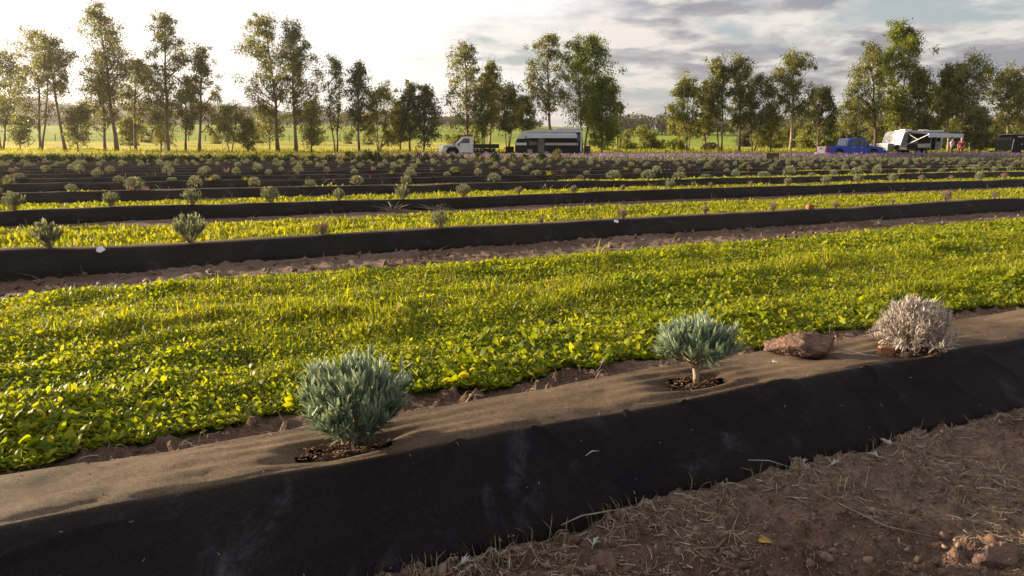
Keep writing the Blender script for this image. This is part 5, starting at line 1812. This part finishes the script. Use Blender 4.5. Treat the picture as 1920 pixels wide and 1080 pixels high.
for x in (1.14, 4.05):
    wheel(ute, x, W0 + .14, .40, .40, .26, -1); wheel(ute, x, W1 - .14, .40, .40, .26, 1)
g = Geo()
g.tube([(.02, W0 + .1, .62), (.0, W0 + .1, .86), (.0, W1 - .1, .86), (.02, W1 - .1, .62)], .05, 8)
g.tube([(.06, W0 + .3, .70), (.0, W0 + .3, 1.20), (.0, W1 - .3, 1.20), (.06, W1 - .3, .70)], .035, 8)
g.box(-.02, .22, W0 + .02, W1 - .02, .50, .72)
for yy in (W0 + .55, W1 - .55): g.tube([(.0, yy, .7), (.0, yy, 1.2)], .03, 6)
g.build('bull_bar', M['lamp'], ute)
g = Geo(); g.box(.19, .215, W0 + .35, W1 - .35, .78, 1.08); g.build('grille', M['blackm'], ute)
for yy in (W0 + .20, W1 - .20):
    g = Geo(); g.cyl((.215, yy, .98), (.19, yy, .98), .10, 14); g.build('headlight', M['lamp'], ute)
    g = Geo(); g.cyl((-.10, yy + .2, 1.02), (-.04, yy + .2, 1.02), .09, 12); g.build('spotlight', M['lamp'], ute)
g = Geo(); g.tube([(1.25, W0 - .05, 1.18), (1.32, W0 - .06, 1.36), (1.56, W0 - .05, 1.62), (1.78, W0 - .02, 1.90), (1.78, W0 - .02, 2.00)], .045, 8)
g.box(1.66, 1.84, W0 - .08, W0 + .04, 1.95, 2.06); g.build('snorkel', M['blackm'], ute)
g = Geo(); g.box(1.66, 1.76, W0 - .24, W0 - .10, 1.12, 1.40); g.tube([(1.78, W0 + .02, 1.4), (1.72, W0 - .14, 1.42)], .018, 6); g.build('mirror', M['blackm'], ute, bevel=.02)
g = Geo(); g.tube([(.88, W0 + .12, 1.2), (.87, W0 + .12, 2.15)], .008, 5); g.build('aerial', M['blackm'], ute)
g = Geo()
for x in (2.22, 2.74): g.box(x - .03, x + .03, W0 + .12, W1 - .12, 1.96, 2.01)
for yy in (W0 + .14, W1 - .14): g.tube([(1.98, yy, 2.05), (2.94, yy, 2.05)], .022, 6)
g.build('roof_rack', M['blackm'], ute)
rk = [(2.05, 2.35, .5), (2.30, 2.62, .35), (2.55, 2.90, .6)]
g = Geo()
for i, (a, b, c) in enumerate(rk): g.prism([(a, 2.03), (a + .04, 2.13 + .03 * i), (b - .06, 2.15), (b, 2.03)], .35, 1.3, .08)
o = g.build('load_roll', M['redtub'], None, bevel=.02, label='red-orange canvas roll tied on the roof rack of the white ute', category='luggage')
o.location = ute.location; o.rotation_euler = ute.rotation_euler; o.scale = ute.scale
g = Geo()
g.box(2.99, 5.22, W0 - .06, W1 + .06, .93, .99)
g.box(2.99, 5.22, W0 - .06, W0 - .02, .99, 1.29); g.box(2.99, 5.22, W1 + .02, W1 + .06, .99, 1.29); g.box(5.18, 5.22, W0 - .02, W1 + .02, .99, 1.29)
g.box(2.99, 3.03, W0 - .02, W1 + .02, .99, 1.29)
g.build('tray', M['blackm'], ute)
g = Geo()
for yy in (W0 + .04, W1 - .04, .6, 1.15): g.tube([(3.06, yy, 1.29), (3.06, yy, 2.0)], .03, 6)
g.tube([(3.06, W0 + .04, 2.0), (3.06, W1 - .04, 2.0)], .03, 6); g.tube([(3.06, W0 + .04, 1.65), (3.06, W1 - .04, 1.65)], .02, 6)
g.build('headboard', M['blackm'], ute)
g = Geo(); g.box(.60, 1.72, .30, 1.45, .48, 1.0); g.box(2.0, 5.0, .45, 1.3, .45, .62); g.box(2.98, 3.75, W0 - .02, W0 + .35, .50, .90); g.box(4.50, 4.90, W0 - .02, W0 + .35, .55, .90); g.box(2.98, 4.9, W1 - .35, W1, .5, .9); g.build('chassis', M['blackm'], ute)
for x in (3.15, 3.47, 3.72, 4.55): 
    g = Geo(); g.cyl((x, W0 - .035, .78), (x, W0 - .02, .78), .045, 10); g.build('latch', M['lamp'], ute)

# black caravan with a rolled-down awning
q = at(967, 288, 58)
cx0 = q[0] - .05; zg = tz(cx0 + 3, 58.5)
cv = thing('caravan', (cx0, 57.9, zg), .0, label='black and white off-road caravan with its awning half out', category='caravan')
cv.scale = (.95, .95, .95)
g = Geo()
g.prism([(0, .52), (0, 1.08), (5.86, 1.08), (5.86, .40), (3.9, .40), (3.8, .62), (2.4, .62), (2.3, .45), (.4, .45)], 0, 2.3, .02); g.build('lower_body', M['black'], cv, bevel=.02)
g = Geo(); g.prism([(0, 1.08), (0, 1.30), (.10, 1.52), (.40, 2.05), (.80, 2.33), (1.3, 2.42), (5.80, 2.46), (5.86, 2.40), (5.86, 1.08)], .02, 2.28, .03); g.build('upper_body', M['black'], cv, bevel=.02)
flat(cv, 'white_stripe', M['white'], [(0.02, 1.12), (0.04, 1.34), (1.0, 1.34), (1.0, 1.12)], .006)
flat(cv, 'white_stripe', M['silver'], [(2.62, 1.12), (2.62, 1.32), (5.5, 1.32), (5.5, 1.12)], .006)
flat(cv, 'front_panel', M['white'], [(.20, 1.68), (.42, 2.05), (.80, 2.32), (1.2, 2.40), (1.0, 1.98), (.85, 1.68)], .006)
flat(cv, 'roof_strip', M['white'], [(.95, 2.24), (1.3, 2.40), (5.80, 2.44), (5.80, 2.22)], .008)
flat(cv, 'rear_trim', M['white'], [(5.70, .60), (5.70, 2.22), (5.84, 2.22), (5.84, .60)], .008)
flat(cv, 'rear_window', M['glass'], [(5.42, 1.50), (5.42, 1.98), (5.66, 1.98), (5.66, 1.50)], .006)
w = flat(cv, 'window', M['grey'], [(1.22, 1.12), (1.22, 1.44), (1.90, 1.44), (1.90, 1.12)], .0)
flat(w, 'pane', M['glass'], [(1.27, 1.16), (1.27, 1.40), (1.85, 1.40), (1.85, 1.16)], -.016, .006)
d = flat(cv, 'door', M['grey'], [(2.0, .55), (2.0, 2.05), (2.55, 2.05), (2.55, .55)], .0, .014)
flat(d, 'pane', M['glass'], [(2.08, 1.2), (2.08, 1.75), (2.47, 1.75), (2.47, 1.2)], -.02, .006)
g = Geo(); g.box(2.49, 2.52, -.06, -.02, 1.02, 1.12); g.build('handle', M['lamp'], d)
flat(cv, 'hatch', M['blackm'], [(4.0, .62), (4.0, .98), (5.2, .98), (5.2, .62)], .0, .01)
flat(cv, 'hatch', M['blackm'], [(.35, .60), (.35, 1.0), (.95, 1.0), (.95, .60)], .0, .01)
g = Geo(); g.prism([(0, 2.44), (.08, 2.58), (.5, 2.62), (.95, 2.60), (1.05, 2.44)], .8, 1.5, .05)
for v in g.V: v[:, 0] += 3.55
g.build('air_conditioner', M['white'], cv, bevel=.03)
g = Geo(); g.box(4.9, 5.8, .5, 1.6, 2.47, 2.55); g.build('roof_hatch', M['white'], cv, bevel=.02)
# awning: sheet from the wall down to the roller, on two struts
g = Geo(); xs = np.linspace(.98, 5.22, 12)
V = []; Q = []
for i, x in enumerate(xs):
    for j in range(5):
        f = j / 4; yy = -.02 - 1.45 * f; zz = 2.30 - .30 * f - .04 * math.sin(f * 3.14)
        V.append((x, yy, zz)); 
for i in range(11):
    for j in range(4): Q.append((i * 5 + j, (i + 1) * 5 + j, (i + 1) * 5 + j + 1, i * 5 + j + 1))
g.add(V, Q); V2 = [(a, b, c - .012) for a, b, c in V]; g.add(V2, [x[::-1] for x in Q])
aw = g.build('awning', M['fabric2'], cv)
g = Geo(); g.tube([(.94, -1.50, 1.98), (5.26, -1.50, 1.98)], .055, 10); g.box(.96, 5.24, -1.555, -1.54, 1.70, 1.96); g.build('roller', M['valance'], aw)
for x in (1.0, 5.26):
    g = Geo(); g.tube([(x, -1.46, 1.94), (x, -1.40, 0.02)], .028, 6); g.tube([(x, -1.3, 1.90), (x, -.02, 1.55)], .022, 6); g.build('strut', M['blackm'], aw)
g = Geo(); g.box(-.85, -.12, .5, 1.8, .50, 1.02); g.build('tool_box', M['blackm'], cv, bevel=.02)
g = Geo(); g.tube([(0, .3, .5), (-1.5, 1.15, .46)], .05, 6); g.tube([(0, 2.0, .5), (-1.5, 1.15, .46)], .05, 6); g.tube([(-1.4, 1.0, .05), (-1.4, 1.0, .8)], .035, 8); g.build('drawbar', M['blackm'], cv)
g = Geo(); g.box(2.3, 3.95, .3, 2.0, .38, .66); g.build('wheel_well', M['blackm'], cv)
for x in (2.75, 3.5):
    wheel(cv, x, .14, .38, .38, .24, -1); wheel(cv, x, 2.16, .38, .38, .24, 1)
g = Geo(); g.tube([(.03, -.02, 1.72), (1.2, -.02, 1.72)], .012, 5); g.build('trim', M['lamp'], cv)

# brown timber stump-post right of that caravan
q = at(1101, 288, 60)
g = Geo(); g.tube([(0, 0, -.1), (.01, 0, .5), (0, .01, .98)], [.30, .28, .27], 12); g.build('bin', M['wood'], smooth=False, label='brown drum bin right beside the rear of the black caravan', category='bin').location = (q[0], 60, tz(q[0], 60))

# camp chairs
def camp_chair(px, Y, rz, mat, lab):
    q = at(px, 290, Y)
    rt = thing('camp_chair', (q[0], Y, tz(q[0], Y)), rz, label=lab, category='chair')
    rt.scale = (.75, .75, .8)
    g = Geo(); g.prism([(-.26, .44), (.26, .40), (.26, .42), (-.26, .46)], -.26, .26); g.build('seat', M[mat], rt)
    g = Geo(); g.prism([(.24, .42), (.40, .98), (.42, .98), (.27, .42)], -.26, .26); g.build('backrest', M[mat], rt)
    for sx, sy in ((-.25, -.27), (-.25, .27), (.25, -.27), (.25, .27)):
        g = Geo(); g.tube([(sx, sy, 0), (-sx * .9, sy, .62)], .014, 6); g.build('leg', M['grey'], rt)


camp_chair(996, 55.3, 1.9, 'fabric2', 'pale camp chair in front of the black caravan')

# blue dual-cab pickup, tail to the left and a little towards us
q = at(1530, 288, 55.6)
pk = thing('pickup', (q[0] + .70, 55.4, tz(q[0], 55.6)), math.radians(4), label='blue dual-cab pickup parked behind the purple flowers', category='pickup')
pk.scale = (.94, .94, .93)
g = Geo()
g.prism([(.10, .55), (.05, .75), (.05, 1.10), (1.78, 1.12), (1.80, 1.10), (4.05, 1.10), (4.9, 1.02), (5.20, .92), (5.30, .70), (5.28, .48), (4.75, .48), (4.66, .72), (4.45, .88), (4.10, .88), (3.88, .72), (3.80, .45), (1.62, .45), (1.52, .72), (1.30, .90), (.95, .90), (.75, .72), (.66, .50)], 0, 1.84, .05)
g.build('body', M['blue'], pk, bevel=.03)
g = Geo(); g.prism([(1.84, 1.08), (1.92, 1.68), (2.10, 1.76), (3.15, 1.76), (3.40, 1.68), (4.15, 1.08)], .08, 1.76, .06); g.build('cab', M['blue'], pk, bevel=.04)
for yy in (.062, 1.778):
    flat(pk, 'side_window', M['glass'], [(2.10, 1.14), (2.16, 1.60), (2.84, 1.64), (2.84, 1.14)], yy, .012)
    flat(pk, 'side_window', M['glass'], [(2.94, 1.14), (2.94, 1.64), (3.28, 1.62), (3.92, 1.14)], yy, .012)
g = Geo(); g.add([(1.865, .24, 1.18), (1.865, 1.6, 1.18), (1.925, 1.52, 1.60), (1.925, .32, 1.60)], [(0, 1, 2, 3)])
for v in g.V: v[:, 0] -= .03
g.build('rear_window', M['glass'], pk)
g = Geo(); g.add([(3.46, .26, 1.62), (3.46, 1.58, 1.62), (4.08, 1.66, 1.14), (4.08, .18, 1.14)], [(0, 1, 2, 3)])
for v in g.V: v[:, 0] += .04; v[:, 2] += .02
g.build('windscreen', M['glass'], pk)
g = Geo(); g.prism([(.02, .62), (.02, 1.07), (.06, 1.07), (.06, .62)], .22, 1.62); tg = g.build('tailgate', M['silver'], pk, bevel=.01)
g = Geo(); g.box(-.02, .02, .78, 1.06, .86, .94); g.build('handle', M['blackm'], tg)
g = Geo(); g.box(-.10, .14, .06, 1.78, .42, .60); g.build('rear_bumper', M['lamp'], pk, bevel=.03)
g = Geo(); g.box(5.14, 5.36, .06, 1.78, .40, .66); g.build('front_bumper', M['blackm'], pk, bevel=.05)
for yy in (-.012, 1.70):
    g = Geo(); g.box(.02, .22, yy, yy + .15, .68, 1.06); g.build('tail_light', M['redlamp'], pk, bevel=.02)
    g = Geo(); g.box(5.0, 5.26, yy, yy + .15, .78, .92); g.build('headlight', M['lamp'], pk, bevel=.02)
for x in (2.30, 3.02):
    g = Geo(); g.box(x, x + .16, -.03, -.003, .98, 1.02); g.build('door_handle', M['lamp'], pk)
g = Geo(); g.box(3.72, 3.86, -.20, -.03, 1.12, 1.28); g.build('mirror', M['lamp'], pk, bevel=.03)
g = Geo()
for x in (1.86, 2.89, 3.95): g.box(x, x + .012, -.007, .0, .55, 1.10)
g.build('door_seam', M['blackm'], pk)
g = Geo(); g.box(.12, 1.75, .12, 1.72, 1.115, 1.13); g.build('tray_cover', M['blackm'], pk)
g = Geo(); g.box(.6, 1.65, .30, 1.55, .45, .95); g.build('wheel_well', M['blackm'], pk)
g = Geo(); g.box(3.8, 4.75, .30, 1.55, .45, .93); g.build('wheel_well', M['blackm'], pk)
for x in (1.12, 4.28):
    wheel(pk, x, .13, .38, .38, .26, -1); wheel(pk, x, 1.71, .38, .38, .26, 1)

# silver caravan with its awning out, front corner towards us
q = at(1700, 288, 61.4)
CW = 2.35; CLn = 5.6
c2 = thing('caravan', (q[0] - .62, 61.4, tz(q[0], 62)), math.radians(19), label='silver and white caravan with a blue-grey awning fully out', category='caravan')
c2.scale = (.88, .88, .90)
g = Geo()
g.prism([(.0, .66), (-.05, 1.05), (.34, 2.28), (.60, 2.46), (5.55, 2.60), (5.60, 2.52), (5.60, .62), (3.7, .62), (3.6, .8), (2.3, .8), (2.2, .62)], 0, CW, .03)
g.build('body', M['silver'], c2, bevel=.04)
flat(c2, 'side_panel', M['black'], [(.85, .70), (.85, 2.15), (3.9, 2.25), (3.9, .70), (3.7, .64), (3.6, .82), (2.3, .82), (2.2, .64)], -.008, .01)
flat(c2, 'corner_panel', M['grey'], [(.02, 1.05), (.38, 2.24), (.83, 2.24), (.83, 1.05)], -.008, .01)
flat(c2, 'trim', M['blackm'], [(-.01, .93), (-.01, 1.0), (5.5, 1.0), (5.5, .93)], -.022, .008)
w = flat(c2, 'window', M['grey'], [(1.3, 1.25), (1.3, 1.75), (2.2, 1.75), (2.2, 1.25)], -.022, .01)
flat(w, 'pane', M['glass'], [(1.35, 1.30), (1.35, 1.70), (2.15, 1.70), (2.15, 1.30)], -.036, .008)
flat(c2, 'white_stripe', M['white'], [(2.3, .86), (2.2, 1.22), (4.0, 1.30), (4.0, .90)], -.030, .008)
flat(c2, 'doorway', M['black'], [(4.05, .66), (4.05, 2.15), (4.62, 2.15), (4.62, .66)], -.010, .01)
# front face details
g = Geo(); g.add([(-.075, .02, .78), (-.075, CW - .02, .78), (-.085, CW - .02, 1.02), (-.085, .02, 1.02)], [(0, 1, 2, 3)]); g.build('front_trim', M['grey'], c2)
for yy in (.8, 1.5):
    g = Geo(); g.cyl((.06, yy, 1.55), (.02, yy, 1.56), .05, 10); g.build('clearance_lamp', M['redlamp'], c2)
g = Geo(); g.prism([(0, 2.50), (.1, 2.66), (.9, 2.68), (1.05, 2.52)], .8, 1.5, .05)
for v in g.V: v[:, 0] += 1.2
g.build('air_conditioner', M['white'], c2, bevel=.03)
g = Geo(); g.box(3.7, 4.3, .7, 1.4, 2.56, 2.66); g.build('roof_hatch', M['white'], c2, bevel=.02)
g = Geo(); g.box(.5, 1.0, .7, 1.4, 2.46, 2.54); g.build('roof_hatch', M['white'], c2, bevel=.02)
d = thing('door', (4.62, -.01, 0), 0); d.parent = c2
g = Geo(); g.box(-.015, .015, -.62, 0, .68, 2.12); g.build('door_leaf', M['white'], d, bevel=.01)
g = Geo(); g.box(-.03, -.016, -.52, -.12, 1.45, 1.85); g.build('pane', M['glass'], d)
g = Geo(); g.box(4.75, 5.4, -.03, .01, 1.35, 1.8); g.build('window', M['glass'], c2)
g = Geo(); xs = np.linspace(.75, 5.25, 12); V = []; Q = []
for i, x in enumerate(xs):
    for j in range(6):
        f = j / 5; V.append((x, -.03 - 2.35 * f, 2.42 - .30 * f - .06 * math.sin(f * 3.14)))
for i in range(11):
    for j in range(5): Q.append((i * 6 + j, (i + 1) * 6 + j, (i + 1) * 6 + j + 1, i * 6 + j + 1))
g.add(V, Q); g.add([(a, b, c - .012) for a, b, c in V], [x[::-1] for x in Q])
aw = g.build('awning', M['fabric'], c2)
g = Geo(); g.tube([(.70, -2.40, 2.10), (5.30, -2.40, 2.10)], .06, 10); g.box(.72, 5.28, -2.465, -2.45, 1.80, 2.08); g.build('roller', M['valance'], aw)
for x in (.78, 5.22):
    g = Geo(); g.tube([(x, -2.34, 2.06), (x, -.03, 1.15)], .030, 6); g.tube([(x, -1.2, 1.62), (x, -.05, 2.2)], .02, 6); g.build('arm', M['lamp'], aw)
g = Geo(); g.tube([(0, .3, .55), (-1.7, 1.17, .5)], .05, 6); g.tube([(0, 2.05, .55), (-1.7, 1.17, .5)], .05, 6); g.tube([(-1.6, 1.17, .05), (-1.6, 1.17, .85)], .035, 8); g.build('drawbar', M['blackm'], c2)
g = Geo(); g.box(-1.15, -.35, .45, 1.85, .58, 1.20); tb = g.build('tool_box', M['grey'], c2, bevel=.03)
g = Geo(); g.box(-1.17, -.33, .43, 1.87, 1.20, 1.25); g.build('lid', M['silver'], tb, bevel=.01)
for yy in (.22, 2.02):
    g = Geo(); g.box(-.32, -.10, yy - .12, yy + .12, .62, 1.12); g.build('jerry_can', M['blackm'], c2, bevel=.03)
g = Geo(); g.box(2.15, 3.75, .3, 2.05, .55, .85); g.build('wheel_well', M['blackm'], c2)
for x in (2.55, 3.35):
    wheel(c2, x, .14, .38, .38, .24, -1); wheel(c2, x, CW - .14, .38, .38, .24, 1)
camp_chair(1722, 59.2, 2.6, 'fabric2', 'pale pinkish camp chair under the awning of the silver caravan')

# dark camper trailer cut by the right edge
q = at(1886, 288, 62)
ct = thing('camper_trailer', (q[0], 61.5, tz(q[0], 62)), .05, label='black boxy camper trailer cut off by the right edge', category='trailer')
g = Geo(); g.prism([(0, .55), (0, 1.45), (.25, 1.82), (.4, 1.88), (3.6, 1.88), (3.65, 1.8), (3.65, .55)], 0, 1.9, .03); g.build('body', M['black'], ct, bevel=.04)
g = Geo(); g.tube([(.1, -.05, .6), (.1, -.05, 1.0), (.16, -.05, 1.5)], .03, 6); g.build('side_rail', M['lamp'], ct)
for xx in (.55, 1.3):
    g = Geo(); g.box(xx, xx + .45, -.03, -.002, 1.68, 1.74); g.build('trim', M['lamp'], ct)
g = Geo(); g.box(.45, 1.5, -.02, -.002, .75, 1.55); h = g.build('hatch', M['blackm'], ct, bevel=.01)
g = Geo(); g.box(.9, 1.05, -.04, -.022, 1.05, 1.10); g.build('handle', M['lamp'], h)
g = Geo(); g.box(.05, 3.6, .05, 1.85, 1.885, 1.96); g.build('roof_tent', M['grey'], ct, bevel=.03)
wheel(ct, 2.0, .1, .38, .38, .24, -1); wheel(ct, 2.0, 1.8, .38, .38, .24, 1)
g = Geo(); g.tube([(0, .3, .5), (-1.2, .95, .46)], .05, 6); g.tube([(0, 1.6, .5), (-1.2, .95, .46)], .05, 6); g.build('drawbar', M['blackm'], ct)


# ------------------------------------------------------------------ people
def skinned(name, pts, edges, rad, mat, parent, sub=2):
    me = bpy.data.meshes.new(name); me.from_pydata(pts, edges, [])
    o = link(name, me, parent)
    sm = o.modifiers.new('skin', 'SKIN')
    for i, r_ in enumerate(rad):
        me.skin_vertices[0].data[i].radius = (r_, r_ * .8) if not isinstance(r_, tuple) else r_
    me.skin_vertices[0].data[0].use_root = True
    ss = o.modifiers.new('sub', 'SUBSURF'); ss.levels = sub; ss.render_levels = sub
    me.materials.append(mat)
    for p in me.polygons: p.use_smooth = True
    return o


def person(px, Y, rz, shirt, hair, trousers, lab, arm_bend, h=1.72):
    q = at(px, 290, Y)
    rt = thing('person', (q[0], Y, tz(q[0], Y)), rz, label=lab, category='person')
    rt.scale = (h / 1.75,) * 3
    pts = [(0, 0, .95), (0, 0, 1.15), (0, 0, 1.38), (0, 0, 1.50), (0, .0, 1.60),                  # pelvis chest neck head
           (.19, 0, 1.40), (.25, .02, 1.12), (.22, -.10 - .12 * arm_bend, .92 + .18 * arm_bend), (.20, -.16 - .2 * arm_bend, .86 + .26 * arm_bend),
           (-.19, 0, 1.40), (-.25, .02, 1.12), (-.24, -.06, .88), (-.23, -.09, .79),
           (.10, 0, .88), (.11, -.01, .48), (.12, .03, .09), (.13, -.12, .04),
           (-.10, 0, .88), (-.11, -.03, .48), (-.13, -.02, .09), (-.14, -.17, .04)]
    ed = [(0, 1), (1, 2), (2, 3), (3, 4), (2, 5), (5, 6), (6, 7), (7, 8), (2, 9), (9, 10), (10, 11), (11, 12), (0, 13), (13, 14), (14, 15), (15, 16), (0, 17), (17, 18), (18, 19), (19, 20)]
    rad = [(.155, .11), (.14, .10), (.15, .105), (.052, .052), (.07, .08), .062, .045, .034, .028, .062, .045, .034, .028, .085, .058, .042, .035, .085, .058, .042, .035]
    skinned('body', pts, ed, rad, M['skin'], rt)
    # shirt and trousers follow the body, a little wider
    s_i = [0, 1, 2, 5, 6, 9, 10]; mp = {a: b for b, a in enumerate(s_i)}
    P = [pts[i] for i in s_i]
    P[mp[0]] = (0, 0, .93)
    P[mp[6]] = tuple(np.array(pts[5]) * .25 + np.array(pts[6]) * .75); P[mp[10]] = tuple(np.array(pts[9]) * .25 + np.array(pts[10]) * .75)
    skinned('shirt', P, [(mp[a], mp[b]) for a, b in ((0, 1), (1, 2), (2, 5), (5, 6), (2, 9), (9, 10))], [(.19, .14), (.172, .13), (.175, .128), .084, .066, .084, .066], M[shirt], rt)
    P = [(0, 0, .98), pts[13], pts[14], (.12, .03, .12), pts[17], pts[18], (-.13, -.02, .12)]
    skinned('trousers', P, [(0, 1), (1, 2), (2, 3), (0, 4), (4, 5), (5, 6)], [(.168, .122), .104, .078, .062, .104, .078, .062], M[trousers], rt)
    bm = bmesh.new(); bmesh.ops.create_uvsphere(bm, u_segments=18, v_segments=12, radius=.104)
    for v in bm.verts:
        v.co.y *= 1.05
        if v.co.y < -.02 and v.co.z < .03: v.co.y = v.co.y * .2
        v.co.z = v.co.z * 1.05
    me = bpy.data.meshes.new('hair'); bm.to_mesh(me); bm.free(); me.materials.append(M[hair])
    for p in me.polygons: p.use_smooth = True
    link('hair', me, rt, (0, .012, 1.675))
    bm = bmesh.new(); bmesh.ops.create_uvsphere(bm, u_segments=16, v_segments=12, radius=.09)
    for v in bm.verts:
        v.co.z *= 1.2
        if v.co.y < -.07 and abs(v.co.x) < .02 and -.03 < v.co.z < .02: v.co.y -= .02
    me = bpy.data.meshes.new('face'); bm.to_mesh(me); bm.free(); me.materials.append(M['skin'])
    for p in me.polygons: p.use_smooth = True
    link('face', me, rt, (0, -.012, 1.64))


person(1783, 59.6, .5, 'shirt', 'hair', 'trouser', 'person in a pale shirt with dark hair standing at the open caravan door', .9, 1.70)
person(1800, 58.8, -.4, 'red', 'hairg', 'red', 'person dressed in red under the outer end of the awning', .3, 1.66)

# ------------------------------------------------------------------ haze: warm low-sun air
HAZE = True
if HAZE:
    g = Geo(); g.box(-1500, 1500, -1400, 2600, -3, 110)
    m, nt, out = newmat('haze')
    pv = nt.nodes.new('ShaderNodeVolumePrincipled')
    pv.inputs['Color'].default_value = (.95, .90, .84, 1)
    pv.inputs['Density'].default_value = 0.0003
    pv.inputs['Anisotropy'].default_value = 0.75
    nt.links.new(pv.outputs[0], out.inputs['Volume'])
    g.build('haze', m, kind='stuff', label='thin warm haze in the evening air', category='haze')
print('done')
